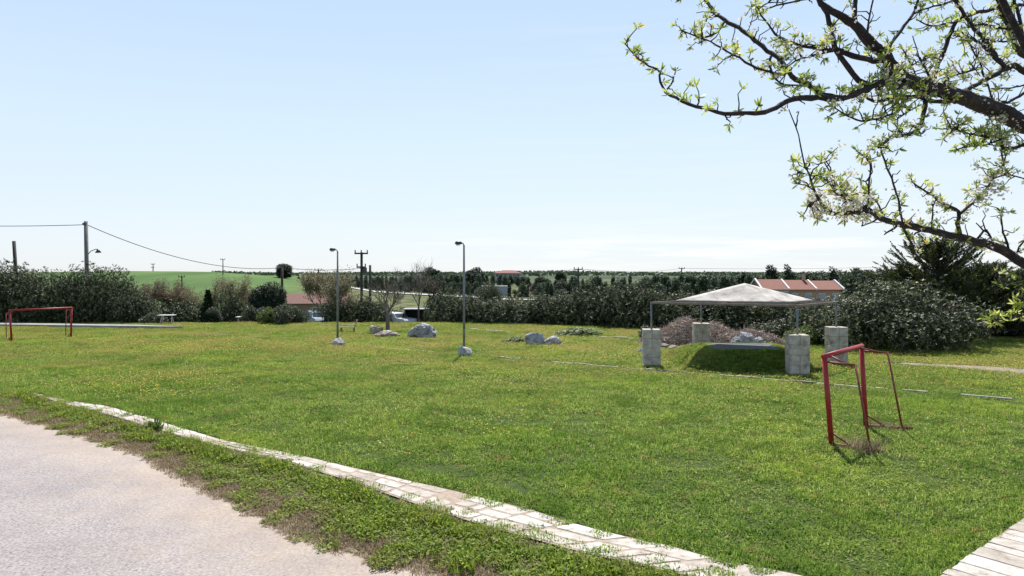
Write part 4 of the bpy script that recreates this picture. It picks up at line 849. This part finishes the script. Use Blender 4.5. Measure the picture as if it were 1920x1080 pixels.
def car(label, px, Y, rz, m, L_=3.9, W_=1.6, H_=1.4, name='parked_car', cat='car'):
    root = thing(name, label, cat, G(px, Y), rz); b = MB(); prof = [(-.5, .28), (.5, .28), (.5, .52), (.46, .62), (.22, .68), (.1, .96), (-.3, 1.0), (-.44, .68), (-.5, .62)]
    n = len(prof); body = [(x_*L_, z_*H_) for x_, z_ in prof]
    vs = [(x_, -W_/2*(1 if z_ < .7*H_ else .84), z_) for x_, z_ in body]+[(x_, W_/2*(1 if z_ < .7*H_ else .84), z_) for x_, z_ in body]
    b.add(vs, [tuple(range(n)), tuple(range(2*n-1, n-1, -1))]+[(i, n+i, n+(i+1) % n, (i+1) % n) for i in range(n)]); b.build('body', m, root)
    for x_ in (-.31, .31):
        for s_ in (-1, 1):
            wb = MB(); wb.tube([(x_*L_, s_*(W_/2-.17), .3), (x_*L_, s_*(W_/2+.01), .3)], .3, 14); wo = wb.build('wheel', M['tyre'], root); rb_ = MB(); rb_.tube([(x_*L_, s_*(W_/2+.01), .3), (x_*L_, s_*(W_/2+.03), .3)], .17, 10); rb_.build('rim', M['steel'], wo)
    g = MB(); g.add([(.215*L_, -W_*.44, .71*H_), (.215*L_, W_*.44, .71*H_), (.115*L_, W_*.40, .93*H_), (.115*L_, -W_*.40, .93*H_)], [(0, 1, 2, 3)]); g.v = [(v0[0]+.03, v0[1], v0[2]) for v0 in g.v]; g.build('windscreen', M['glass'], root)
    g = MB(); g.add([(-.432*L_-.03, -W_*.42, .72*H_), (-.432*L_-.03, W_*.42, .72*H_), (-.32*L_-.03, W_*.38, .95*H_), (-.32*L_-.03, -W_*.38, .95*H_)], [(3, 2, 1, 0)]); g.build('rear_window', M['glass'], root)
    for s_ in (-1, 1):
        y0, y1 = s_*(W_*.5+.006), s_*(W_*.42+.012)
        g = MB(); g.add([(-.38*L_, y0*.93, .72*H_), (.16*L_, y0*.93, .72*H_), (.07*L_, y1*1.0, .94*H_), (-.29*L_, y1*1.0, .94*H_)], [(0, 1, 2, 3)]); g.build('side_window', M['glass'], root)
        h_ = MB(); h_.box((.5*L_+.01, s_*W_*.36, .47*H_), (.04, .24, .14)); h_.build('headlight', M['white'], root)
    return root
car('pale blue car parked behind the shrubs right of the tan house porch', 598, 62, math.radians(-60), M['carblue'], 4.2, 1.7, 1.5)
car('white car parked left of the dark shelter', 742, 62.5, math.radians(-35), M['carwhite'], 3.8, 1.6, 1.4)
car('white car showing behind the dark bushes between car and bare tree', 668, 64, math.radians(8), M['carwhite'], 4.0, 1.6, 1.35)
p = G(790, 63); sh = thing('open_shelter', 'dark flat roofed shelter with black sides behind the big boulder', 'shelter', p, .05)
b = MB(); b.box((0, 0, 1.75), (3.2, 2.2, .07)); b.build('roof', M['steel'], sh)
b = MB(); b.box((0, 1.0, .88), (2.9, .06, 1.7)); b.box((-1.42, 0, .88), (.06, 1.94, 1.7)); b.build('side_panel', M['black'], sh)
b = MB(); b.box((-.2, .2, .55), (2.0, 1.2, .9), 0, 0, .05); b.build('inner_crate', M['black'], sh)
for x_ in (-1.4, -.1, .7, 1.4): b = MB(); b.box((x_, -1.0, .85), (.07, .07, 1.75)); b.build('post', M['darksteel'], sh)

# terraced house with clay roofs
Yh = 122; hx0, hx1 = Q(1428, 530, Yh).x, Q(1578, 530, Yh).x; zg = -4.0; zE, zR = 1.35, 3.05; wdt = hx1-hx0; hs = thing('terraced_house', 'row of houses with three clay tile roofs split by white parapets behind the pavilion', 'house', ((hx0+hx1)/2, Yh, zg), math.radians(-3)); hd = 7
b = MB(); b.box((0, hd/2, (zE-zg)/2), (wdt-.3, hd, zE-zg)); b.build('wall', M['plaster'], hs)
for k in range(3):
    x0_ = -wdt/2+k*wdt/3; x1_ = x0_+wdt/3; z0_, z1_ = zE-zg-.1, zR-zg-k*.12; b = MB()
    b.add([(x0_+.12, -.6, z0_), (x1_-.12, -.6, z0_), (x1_-.12, hd/2, z1_), (x0_+.12, hd/2, z1_), (x1_-.12, hd+.6, z0_), (x0_+.12, hd+.6, z0_)], [(0, 1, 2, 3), (3, 2, 4, 5), (1, 4, 2), (0, 3, 5), (0, 5, 4, 1)]); b.build('roof', M['roof'], hs)
for k in range(4):
    x0_ = -wdt/2+k*wdt/3; z0_, z1_ = zE-zg-.1, zR-zg-min(k, 2)*.12; b = MB()
    b.add([(x0_+s_, yy_, zz_+dz_) for s_ in (-.14, .14) for yy_, zz_, dz_ in ((-.7, z0_, -.1), (hd/2, z1_, -.1), (hd+.7, z0_, -.1), (hd+.7, z0_, .22), (hd/2, z1_, .22), (-.7, z0_, .22))], [(0, 1, 4, 5), (1, 2, 3, 4), (6, 11, 10, 7), (7, 10, 9, 8), (5, 4, 10, 11), (4, 3, 9, 10), (0, 5, 11, 6)]); b.build('parapet', M['white'], hs)
for k in range(6):
    x_ = -wdt/2+wdt/12+k*wdt/6
    if k > 1:
        b = MB(); b.box((x_, -.03, zE-zg-1.5), (1.2, .1, 1.5)); f_ = b.build('window', M['white'], hs); b = MB(); b.box((x_, -.09, zE-zg-1.5), (1.02, .05, 1.3)); b.build('pane', M['greyblue'], f_)
b = MB(); b.box((-wdt/2+wdt/6, -.5, zE-zg-1.5), (wdt/3-.4, .9, 2.4)); b.build('balcony', M['greyblue'], hs)
b = MB(); b.box((1.5, hd*.45, zR-zg+.45), (.5, .5, 1.2)); b.build('chimney', M['tanplaster'], hs)
# villa on the skyline and a long low shed
Yv = 520; vx = Q(952, 515, Yv).x; vz = float(terrain(vx, Yv)); vl = thing('hill_villa', 'wide villa with a red hipped roof on the skyline above the pines', 'house', (vx, Yv, vz))
zt_ = CH+2.5/F*Yv-vz; b = MB(); b.box((0, 6, zt_/2), (20, 10, zt_)); b.build('wall', M['greyblue'], vl)
b = MB(); b.add([(-11.5, -.5, zt_), (11.5, -.5, zt_), (11.5, 12.5, zt_), (-11.5, 12.5, zt_), (-4, 6, zt_+2.4), (4.5, 6, zt_+2.4)], [(0, 1, 5, 4), (1, 2, 5), (2, 3, 4, 5), (3, 0, 4), (3, 2, 1, 0)]); b.build('roof', M['roof'], vl)
for k in range(6): b = MB(); b.box((-8+k*3.2, .98, zt_-1.6), (1.5, .12, 1.6)); b.build('window', M['glass'], vl)
Ys = 262; sx_ = Q(928, 537, Ys).x; sg = thing('farm_shed', 'long low pale grey shed among the distant trees', 'shed', (sx_, Ys, -4)); b = MB(); b.box((0, 0, 1.7), (9.5, 4, 3.4)); b.build('wall', M['greyblue'], sg)
b = MB(); b.box((0, 0, 3.5), (10.2, 4.8, .3)); b.build('roof', M['white'], sg)

# ---------------------------------------------------------------- far trees
def farproto(kind, seed):
    r = random.Random(seed)
    if kind == 'pine':
        lb = [(r.uniform(-1, 1)*1.5, r.uniform(-1, 1)*1.3, r.uniform(.7, 6.3), 1, 1, 1) for _ in range(22)]; lb = [(a*(1.15-c/9), b_*(1.15-c/9), c, s_*(1.5-c/9), s_*(1.5-c/9), s_*1.2) for (a, b_, c, *_), s_ in zip(lb, [r.uniform(.7, 1.15) for _ in lb])]; n, m, ll, lw, nm = 3600, 'fargreen', .55, .2, 'pine_tree'
    elif kind == 'cypress':
        lb = [(0, 0, .7+k*.85, .8-.045*k, .8-.045*k, .9) for k in range(8)]; n, m, ll, lw, nm = 2000, 'darkleaf', .45, .18, 'cypress_tree'
    elif kind == 'pink': lb = [(r.uniform(-1.3, 1.3), r.uniform(-1, 1), r.uniform(1.6, 3.6), 1, 1, .9) for _ in range(8)]; n, m, ll, lw, nm = 1800, 'farpink', .45, .16, 'blossom_tree'
    elif kind == 'olive': lb = [(r.uniform(-1.5, 1.5), r.uniform(-1, 1), r.uniform(1.5, 4.2), 1.1, 1.1, 1) for _ in range(10)]; n, m, ll, lw, nm = 2200, 'farolive', .5, .17, 'olive_tree'
    elif kind == 'round': lb = [(-2.1, 0, 5.0, 1.9, 1.6, 1.9), (1.3, 0, 6.2, 2.2, 1.8, 2.0), (.2, 0, 4.2, 2.2, 1.8, 1.5), (2.6, 0, 4.6, 1.6, 1.5, 1.6), (-1, .5, 6, 1.5, 1.4, 1.3), (-1, 0, 3.2, 2.2, 1.8, 1.5), (1.5, 0, 2.8, 2.2, 1.8, 1.5), (0, 0, 1.5, 2.2, 1.8, 1.5)]; n, m, ll, lw, nm = 9000, 'darkleaf', .6, .22, 'umbrella_pine'
    root = thing(nm, 'x', 'tree', (0, -60-seed, 0)); me = cloud('crown', n, lb, ll, lw, .3, 3, .35); link('crown', me, M[m], root); norm(root, me)
    b = MB(); b.tube([(0, 0, -.5), (0, 0, 3.5)], [.25, .12], 6); b.build('trunk', M['barkdark'], root)
    return root
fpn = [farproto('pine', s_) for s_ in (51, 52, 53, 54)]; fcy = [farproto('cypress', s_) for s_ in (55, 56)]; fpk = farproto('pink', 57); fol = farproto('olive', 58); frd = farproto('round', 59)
def fput(pr, px, Y, top, label, group, cat='tree', wd=None):
    g_ = G(px, Y); h = CH-(top-HY)/F*Y-g_.z; h = max(h, 2.2); return put(pr, px, Y, h, wd or h*pr['_w']/pr['_h']*random.uniform(.85, 1.25), label, cat, group)
rt = random.Random(77)
def belt(x0, x1, step, Y0, Y1, top0, top1, jit, mix, group, where):
    px = x0
    while px < x1:
        f = (px-x0)/(x1-x0); Y = Y0+(Y1-Y0)*f+rt.uniform(-8, 8); top = top0+(top1-top0)*f+rt.uniform(-jit, jit); k = rt.random()
        if k < mix[0]: fput(rt.choice(fpn), px, Y, top, 'dark green pine '+where, group, 'pine')
        elif k < mix[1]: fput(rt.choice(fcy), px, Y, top-3, 'narrow dark cypress '+where, group, 'cypress')
        elif k < mix[2]: fput(fpk, px, Y, top+14, 'low reddish tree '+where, group, 'tree')
        else: fput(fol, px, Y, top+10, 'pale olive tree '+where, group, 'tree')
        px += step*rt.uniform(.45, 1.0)
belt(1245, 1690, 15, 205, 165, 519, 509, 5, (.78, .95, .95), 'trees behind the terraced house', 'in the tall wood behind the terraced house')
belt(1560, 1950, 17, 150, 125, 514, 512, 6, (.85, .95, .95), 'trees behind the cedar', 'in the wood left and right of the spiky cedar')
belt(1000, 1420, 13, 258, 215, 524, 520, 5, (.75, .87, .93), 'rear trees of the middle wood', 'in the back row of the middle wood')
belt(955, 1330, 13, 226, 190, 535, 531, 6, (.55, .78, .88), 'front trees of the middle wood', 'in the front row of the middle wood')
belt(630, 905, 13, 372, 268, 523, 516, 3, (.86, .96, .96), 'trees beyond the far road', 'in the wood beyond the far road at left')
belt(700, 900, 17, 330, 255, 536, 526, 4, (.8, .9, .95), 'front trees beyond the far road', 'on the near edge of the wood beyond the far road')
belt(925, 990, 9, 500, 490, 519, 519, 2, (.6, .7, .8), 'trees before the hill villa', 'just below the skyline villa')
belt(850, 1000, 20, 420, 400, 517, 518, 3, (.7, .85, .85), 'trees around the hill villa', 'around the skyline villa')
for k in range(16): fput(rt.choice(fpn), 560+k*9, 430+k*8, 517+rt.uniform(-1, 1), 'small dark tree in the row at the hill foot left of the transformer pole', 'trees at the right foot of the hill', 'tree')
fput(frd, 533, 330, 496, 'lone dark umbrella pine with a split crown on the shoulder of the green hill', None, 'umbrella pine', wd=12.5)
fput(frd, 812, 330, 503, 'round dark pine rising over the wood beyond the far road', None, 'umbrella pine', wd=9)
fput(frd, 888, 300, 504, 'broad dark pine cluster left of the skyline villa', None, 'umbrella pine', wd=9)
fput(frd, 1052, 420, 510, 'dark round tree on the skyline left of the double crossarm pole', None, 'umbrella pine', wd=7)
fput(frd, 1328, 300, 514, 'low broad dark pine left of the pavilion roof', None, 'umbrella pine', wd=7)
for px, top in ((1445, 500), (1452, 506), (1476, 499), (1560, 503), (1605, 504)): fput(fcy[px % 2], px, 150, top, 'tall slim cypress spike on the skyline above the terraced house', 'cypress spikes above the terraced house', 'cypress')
# far wooded ridge: too far to count
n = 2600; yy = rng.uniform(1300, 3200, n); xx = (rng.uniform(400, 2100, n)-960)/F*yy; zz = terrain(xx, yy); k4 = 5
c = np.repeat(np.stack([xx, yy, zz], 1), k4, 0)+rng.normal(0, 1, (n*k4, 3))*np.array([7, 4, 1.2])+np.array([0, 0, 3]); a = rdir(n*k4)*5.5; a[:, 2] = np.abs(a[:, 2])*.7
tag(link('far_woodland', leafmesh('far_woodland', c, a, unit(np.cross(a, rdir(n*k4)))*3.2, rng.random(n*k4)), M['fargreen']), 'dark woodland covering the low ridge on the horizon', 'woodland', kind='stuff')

# ---------------------------------------------------------------- flowering plum tree at the right
def D(px, py): return 4.05+.35*math.sin(px/150+py/210)+.28*math.cos(py/110-px/260)-.0007*(1920-px)
TB, BB, LC, FC = MB(), MB(), [], []
tw = random.Random(21)
LB = {'c': [], 'd': [], 's': [], 'r': []}; FB = {'c': [], 'd': [], 's': [], 'r': []}
def rosette(p, d, n, ln):
    tone = tw.random()
    for _ in range(n):
        v_ = (d*.6+V((tw.uniform(-1, 1), tw.uniform(-1, 1), tw.uniform(-.6, 1.0)))*.95).normalized(); LB['c'].append(p); LB['d'].append(v_); LB['s'].append(ln*tw.uniform(.5, 1.15)); LB['r'].append(min(1, tone*.7+tw.random()*.35))
def blooms(p, n, sp):
    for _ in range(n):
        v_ = V((tw.uniform(-1, 1), tw.uniform(-1, 1), tw.uniform(-1, 1))).normalized(); FB['c'].append(p+V((tw.gauss(0, sp), tw.gauss(0, sp), tw.gauss(0, sp)))); FB['d'].append(v_); FB['s'].append(tw.uniform(.0065, .0095)); FB['r'].append(tw.random())
def limb(pts, r0, r1, leaf=1.0, flower=1.0, off=0.0, spur=1.0, rootend=0):
    n = len(pts); w3 = []; rad = []
    for i, p in enumerate(pts):
        f = i/(n-1); dd = D(p[0], p[1])+off*f; w3.append(Q(p[0], p[1], dd)); rad.append((r0+(r1-r0)*f)/F*dd)
    fine, fr_ = [], []
    for i in range(n-1):                                                  # Catmull-Rom through the traced points, with a little gnarl
        p0, p1, p2, p3 = w3[max(i-1, 0)], w3[i], w3[i+1], w3[min(i+2, n-1)]; st = max(2, int((p2-p1).length/.035))
        for k in range(st):
            t = k/st; q = .5*((2*p1)+(p2-p0)*t+(2*p0-5*p1+4*p2-p3)*t*t+(3*p1-p0-3*p2+p3)*t**3); rr_ = rad[i]+(rad[i+1]-rad[i])*t
            gn = V((mnoise.noise(q*14), mnoise.noise(q*14+V((9, 0, 0))), mnoise.noise(q*14+V((0, 9, 0)))))*min(.010, rr_*.8+.002); fine.append(q+gn); fr_.append(rr_*(1+.22*mnoise.noise(q*30)))
    fine.append(w3[-1]); fr_.append(rad[-1]); BB.tube(fine, fr_, 8 if r0 > 4 else 5)
    ln = sum((b_-a).length for a, b_ in zip(fine[:-1], fine[1:])); cnt = int(ln/.031*spur)
    for _ in range(cnt):
        i = tw.randrange(1, len(fine)); p = fine[i]; t_ = (fine[i]-fine[i-1]).normalized(); sd1 = V((tw.uniform(-1, 1), tw.uniform(-1, 1), tw.uniform(-.7, 1.1))); sd1 = (sd1-t_*sd1.dot(t_)*.7).normalized(); sl1 = tw.choice([.015, .025, .035, .06, .09])*tw.uniform(.6, 1.4)
        e1 = p+sd1*sl1+V((0, 0, sl1*.15)); BB.tube([p, p.lerp(e1, .35)+V((tw.uniform(-1, 1), tw.uniform(-1, 1), tw.uniform(-1, 1)))*sl1*.16, p.lerp(e1, .7)+V((tw.uniform(-1, 1), tw.uniform(-1, 1), tw.uniform(-1, 1)))*sl1*.16, e1], [.0040, .0032, .0026, .0022], 4)
        if tw.random() < .85*leaf: rosette(e1, sd1, tw.randint(6, 11), .043)
        if tw.random() < .6*flower: blooms(e1+sd1*.008, int(tw.randint(3, 8)*max(1, flower*.7)), .015)
    if r1 < 3 and leaf > 0: rosette(fine[-1], (fine[-1]-fine[-2]).normalized(), 7, .045)
A_main = [(2010, 268), (1935, 240), (1880, 212), (1840, 195), (1790, 178), (1740, 163), (1702, 150), (1678, 130), (1660, 107), (1640, 88), (1620, 67), (1600, 45), (1580, 32), (1558, 20), (1540, 5), (1525, -15), (1500, -60)]
limb(A_main, 17.5, 3.5, .45, .7)
limb([(1606, 55), (1604, 40), (1603, 20), (1604, -10), (1612, -60)], 5.5, 4, .2, .2, .05, .6)
limb([(1720, 158), (1690, 162), (1652, 155), (1615, 172), (1580, 182), (1545, 184), (1505, 184), (1485, 187), (1455, 202), (1434, 211), (1401, 213), (1372, 213), (1343, 209), (1319, 204), (1292, 196), (1266, 184), (1248, 173), (1237, 153), (1239, 133)], 7, 2.0, .6, .25, -.1, .9)
limb([(1239, 140), (1232, 130), (1217, 124), (1197, 109), (1181, 93), (1173, 83)], 2.2, 1.2, 1.1, .5, 0, 1.3)
limb([(1248, 171), (1258, 158), (1263, 147), (1267, 133)], 2, 1.2, 1, .3)
limb([(1580, 183), (1545, 177), (1525, 167), (1502, 152), (1485, 140), (1465, 115), (1448, 102), (1421, 82), (1399, 62), (1377, 49), (1357, 38), (1343, 24), (1332, 11), (1323, 0), (1312, -25)], 5.4, 2.7, .45, .3, .12, .9)
limb([(1357, 42), (1350, 53), (1332, 67), (1310, 69), (1294, 64), (1280, 57)], 2.6, 1.1, 1, .5, .1, 1.2)
limb([(1472, 140), (1452, 138), (1430, 133), (1408, 122), (1386, 109), (1363, 96), (1343, 84), (1323, 73), (1310, 69)], 3, 1.2, 1.2, 1.0, 0, 1.3)
limb([(1448, 103), (1442, 118), (1446, 135), (1455, 148), (1470, 158), (1500, 160)], 2.4, 1.6, .8, .5)
limb([(1650, 165), (1630, 160), (1610, 150), (1590, 125), (1575, 105), (1565, 88), (1557, 50), (1550, 25), (1540, 5)], 5.4, 4.5, .5, .5, .12, .9)
limb([(1675, 122), (1655, 116), (1630, 112), (1600, 104), (1565, 92)], 5.5, 5, .7, .6, .05)
limb([(1562, 96), (1535, 100), (1515, 107), (1490, 115), (1470, 130)], 2.5, 1.3, .9, 1.5, 0, 1.2)
limb([(1560, 92), (1535, 90), (1500, 85), (1472, 75), (1455, 65), (1440, 45), (1428, 29), (1418, 8)], 3, 1.4, .9, 1.8, -.12, 1.5)
limb([(1540, -5), (1500, 0), (1457, 11), (1430, 19)], 2.2, 1.4, .4, .3)
limb([(1662, 103), (1677, 75), (1695, 50), (1715, 20), (1724, -10)], 3.6, 2.4, .5, .2, .05)
limb([(1625, 68), (1628, 50), (1630, 38), (1637, 0), (1642, -20)], 2, 1.5, .1, .1)
limb([(1715, 25), (1740, 14), (1770, 8), (1800, -8)], 2.0, 1.4, .9, .5)
limb([(1750, 150), (1757, 125), (1772, 92), (1787, 50), (1797, 37), (1820, 27), (1865, 17), (1925, 8)], 4.5, 3, .7, .6, .1)
limb([(1797, 40), (1775, 44), (1755, 48), (1735, 45), (1722, 38)], 2.2, 1.2, 1.1, .8)
limb([(1787, -8), (1805, 22), (1830, 57), (1850, 80), (1866, 102), (1888, 128)], 3.4, 3.4, .5, .6, .1)
limb([(1850, -60), (1868, -5), (1880, 25), (1895, 62), (1907, 90), (1925, 108), (1990, 160)], 3.8, 6, .5, .5, .35, .9)
limb([(1900, -10), (1910, 25), (1915, 50), (1922, 80)], 3.2, 3.2, .6, .6)
limb([(1990, 160), (1925, 137), (1902, 123), (1885, 130), (1852, 147), (1830, 160), (1802, 172)], 6.5, 3.4, .6, .9)
limb([(1885, 130), (1865, 108), (1840, 82), (1815, 70), (1790, 66)], 3.8, 1.8, .8, 1.0)
limb([(1900, 60), (1870, 50), (1840, 45), (1815, 52)], 2.6, 1.4, .8, .8)
limb([(1925, 60), (1895, 75), (1870, 78), (1845, 72)], 2.4, 1.3, .8, .9)
limb([(1735, 172), (1735, 190), (1733, 212), (1720, 242), (1694, 254), (1673, 254), (1658, 267), (1647, 277)], 5, 2, .9, .9, -.05, 1.4)
limb([(1722, 243), (1728, 250), (1735, 245)], 1.8, 1.2, 0, 0); limb([(1722, 197), (1700, 212), (1677, 227)], 1.5, 1, .1, .1)
limb([(1700, 185), (1690, 195), (1680, 212), (1652, 220), (1615, 227), (1590, 217), (1566, 203)], 3, 1.3, 1.2, .7, -.1, 1.4)
limb([(1790, 190), (1750, 190), (1715, 182), (1690, 180), (1640, 190), (1620, 178), (1600, 178)], 4.2, 2.2, .9, 1.1, .1, 1.2)
limb([(1650, 262), (1653, 285), (1668, 324), (1679, 355), (1689, 401), (1699, 440), (1715, 466), (1722, 474)], 1.8, 2.2, .4, .6, 0, .9)
limb([(1510, 313), (1505, 293), (1497, 254), (1487, 225), (1479, 205)], 1.6, .9, 0, 0, 0, .3)
limb([(2010, 530), (1925, 495), (1880, 470), (1829, 453), (1790, 443), (1751, 433), (1712, 425), (1673, 417), (1642, 404), (1622, 391), (1590, 399), (1554, 399), (1544, 389), (1528, 360), (1518, 329), (1510, 313)], 9.8, 1.4, .35, .35, 0, .9)
limb([(1632, 398), (1590, 399), (1554, 401), (1535, 396), (1515, 386)], 3, 1.3, .5, 3.0, -.03, 1.8)
limb([(1622, 388), (1601, 373), (1577, 357), (1564, 337), (1551, 313), (1541, 300)], 2.2, 1.1, .8, 1.5, .1, 1.2)
limb([(1567, 350), (1552, 340), (1536, 329), (1520, 330), (1500, 322)], 1.4, 1, 1.3, .8, 0, 1.5)
limb([(1612, 383), (1595, 376), (1572, 365), (1562, 358)], 1.8, 1, .8, 3.5, -.08, 2.2)
limb([(1624, 388), (1628, 370), (1629, 350), (1632, 311), (1624, 295), (1611, 287)], 2.3, 1.3, 1.0, .9, 0, 1.5)
limb([(1524, 355), (1510, 347), (1496, 345)], 1.4, .9, 1.1, .3)
limb([(1800, 445), (1795, 417), (1798, 396), (1767, 381), (1751, 368), (1725, 352), (1712, 342)], 4.2, 1.3, .9, .9, .05, 1.1)
limb([(1800, 400), (1824, 381), (1845, 360), (1865, 329), (1881, 308), (1886, 290)], 2.8, 1.1, .6, 2.6, 0, 1.8)
limb([(1862, 335), (1885, 328), (1912, 333), (1930, 338)], 1.5, 1.2, .7, 1.2)
limb([(1746, 430), (1749, 401), (1749, 386), (1755, 372)], 1.8, 1, .6, 1.4, 0, 1.4)
limb([(1647, 408), (1635, 417), (1616, 424)], 2, 1.2, 0, 0, 0, 1.2); limb([(1681, 424), (1670, 432), (1658, 440)], 2.2, 1.2, 0, .1)
limb([(1655, 407), (1647, 386), (1642, 376)], 2, 1.2, .5, 1); limb([(1730, 432), (1718, 436), (1710, 446)], 2, 1.6, .3, .3)
limb([(1829, 452), (1845, 433), (1852, 435), (1862, 455)], 2.2, 1.8, 0, .1, 0, 1.5); limb([(1845, 434), (1838, 426), (1830, 418)], 1.6, 1, 0, 0)
limb([(1892, 476), (1888, 455), (1881, 435), (1878, 414), (1876, 396)], 2.4, 1.2, .9, 1.2, 0, 1.4)
limb([(1905, 480), (1912, 462), (1925, 446)], 2.2, 1.5, .6, 1)
limb([(1868, 208), (1873, 242), (1878, 273), (1902, 278), (1930, 264)], 4, 3, .9, 1.6, -.05, 1.8)
limb([(1874, 258), (1845, 256), (1813, 249), (1782, 240)], 2.4, 1.2, 1.7, .5, -.1, 2.4)
limb([(1876, 262), (1850, 270), (1820, 274), (1795, 280)], 2.0, 1.2, 1.7, .7, .1, 2.0)
limb([(1878, 273), (1880, 300), (1884, 318)], 1.8, 1.2, 1.2, .6, 0, 1.4)
limb([(1858, 200), (1870, 193), (1891, 191), (1905, 183), (1925, 171)], 2.8, 2.8, .5, .3); limb([(1858, 166), (1885, 165), (1911, 162), (1930, 155)], 1.4, 1.6, .1, 0, 0, .5)
limb([(1804, 60), (1835, 115), (1849, 149), (1862, 194)], 1.5, 2, .3, .5); limb([(1722, 155), (1718, 144), (1704, 113), (1693, 93)], 2, 1.2, 1.0, .9, 0, 1.3); limb([(1727, 117), (1718, 88), (1711, 67)], 1.2, .9, 0, 0, 0, .2)
limb([(1760, 170), (1775, 150), (1800, 138), (1830, 130)], 2.5, 1.5, .8, 2.4, -.15, 2.2); limb([(1745, 160), (1738, 135), (1728, 118), (1735, 105)], 2.4, 1.4, .5, 2.2, -.15, 2.0)
limb([(1700, 152), (1690, 140), (1672, 138), (1650, 135)], 2.2, 1.3, .9, 1.8, -.15, 2.0)
limb([(1480, -20), (1455, -8), (1440, 5), (1425, 12)], 1.5, 1, .8, .3); limb([(1300, -30), (1285, -12), (1272, 2)], 1.4, 1, 1.5, .8, 0, 1.6)
limb([(2060, 640), (1990, 606), (1925, 590), (1895, 596), (1868, 600), (1858, 597)], 2.4, .9, 1.8, .1, 0, 2.2)
limb([(2000, 560), (1940, 548), (1925, 560), (1915, 575)], 1.6, 1, 1.6, .2, 0, 2.2); limb([(2010, 515), (1950, 520), (1905, 531), (1872, 532)], 1.8, .9, .6, .3, 0, .9)
fork = V((4.35, 4.5, 3.3)); ft = (4.55, 4.6, 0)
plum = thing('plum_tree', 'blossoming plum tree reaching into the photo from the right with dark limbs', 'plum tree', ft)
TB.tube([(4.6, 4.6, -.1), (4.52, 4.58, .6), (4.45, 4.5, 1.8), (4.4, 4.5, 2.8), fork], [.24, .19, .165, .155, .15], 14)
for tgt, r_ in (((2010, 268), .075), ((1990, 160), .06), ((2010, 530), .05), ((1850, -60), .018), ((2060, 640), .02), ((2000, 560), .015), ((2010, 515), .015)):
    e_ = Q(tgt[0], tgt[1], D(*tgt)); mid = fork.lerp(e_, .5)+V((.1, .05, -.05)); TB.tube([fork-V((0, 0, .08)), mid, e_], [max(r_*1.4, .03), r_*1.15, r_], 10)
for k in range(9):                                                        # rest of the crown, outside the frame
    a = random.uniform(-1.3, 1.6); e_ = fork+V((math.cos(a)*random.uniform(1, 2.2)+.4, math.sin(a)*random.uniform(1, 2), random.uniform(.9, 2.4))); TB.tube([fork, fork.lerp(e_, .5)+V((.1, 0, .15)), e_], [.07, .045, .02], 7)
TB.build('trunk', M['bark'], plum, ft, True); BB.build('branches', M['bark'], plum, ft, True)
# lance-shaped leaves
c = np.array([tuple(v_) for v_ in LB['c']]); d = np.array([tuple(v_) for v_ in LB['d']]); s_ = np.array(LB['s'])[:, None]; n = len(c); side = unit(np.cross(d, rdir(n))); nrm = unit(np.cross(side, d))
prof = [(0, 0, 0), (.35, .115, 0), (.35, -.115, 0), (.7, .10, -.07), (.7, -.10, -.07), (1, 0, -.2)]
v_ = np.stack([c+d*s_*a+side*s_*b_+nrm*s_*g for a, b_, g in prof], 1).reshape(-1, 3); base = (np.arange(n)*6)[:, None]
f3 = [tuple(x_) for x_ in np.concatenate([base+np.array([0, 1, 2]), base+np.array([3, 5, 4])])]; f4 = [tuple(x_) for x_ in base+np.array([1, 3, 4, 2])]
me = bpy.data.meshes.new('leaves'); me.from_pydata((v_-np.array(ft)).tolist(), [], f3+f4); at_ = me.attributes.new('rnd', 'FLOAT', 'POINT'); at_.data.foreach_set('value', np.repeat(np.array(LB['r'], np.float32), 6)); link('leaves', me, M['plumleaf'], plum)
c = np.repeat(np.array([tuple(v_) for v_ in FB['c']]), 5, 0); ax = np.repeat(np.array([tuple(v_) for v_ in FB['d']]), 5, 0); s_ = np.repeat(np.array(FB['s']), 5)[:, None]; m5 = len(c)
e1 = unit(np.cross(ax, np.array([.3, .5, .81]))); e2 = np.cross(ax, e1); an = np.tile(np.arange(5)*2*np.pi/5, m5//5)[:, None]; pd = e1*np.cos(an)+e2*np.sin(an); pdd = unit(pd+ax*.45); sdv = np.cross(ax, pd)
link('blossoms', leafmesh('blossoms', c+pdd*s_*.6-np.array(ft), pdd*s_*.62, sdv*s_*.5, np.repeat(np.array(FB['r']), 5)*.8+rng.random(m5)*.2), M['plumflower'], plum)
for o in list(bpy.data.objects):
    for k in ('_w', '_h'):
        if k in o.keys(): del o[k]
# prototypes that were never placed
for o in [o for o in C.objects if o.get('label') == 'x']:
    for ch in list(o.children): bpy.data.objects.remove(ch)
    bpy.data.objects.remove(o)
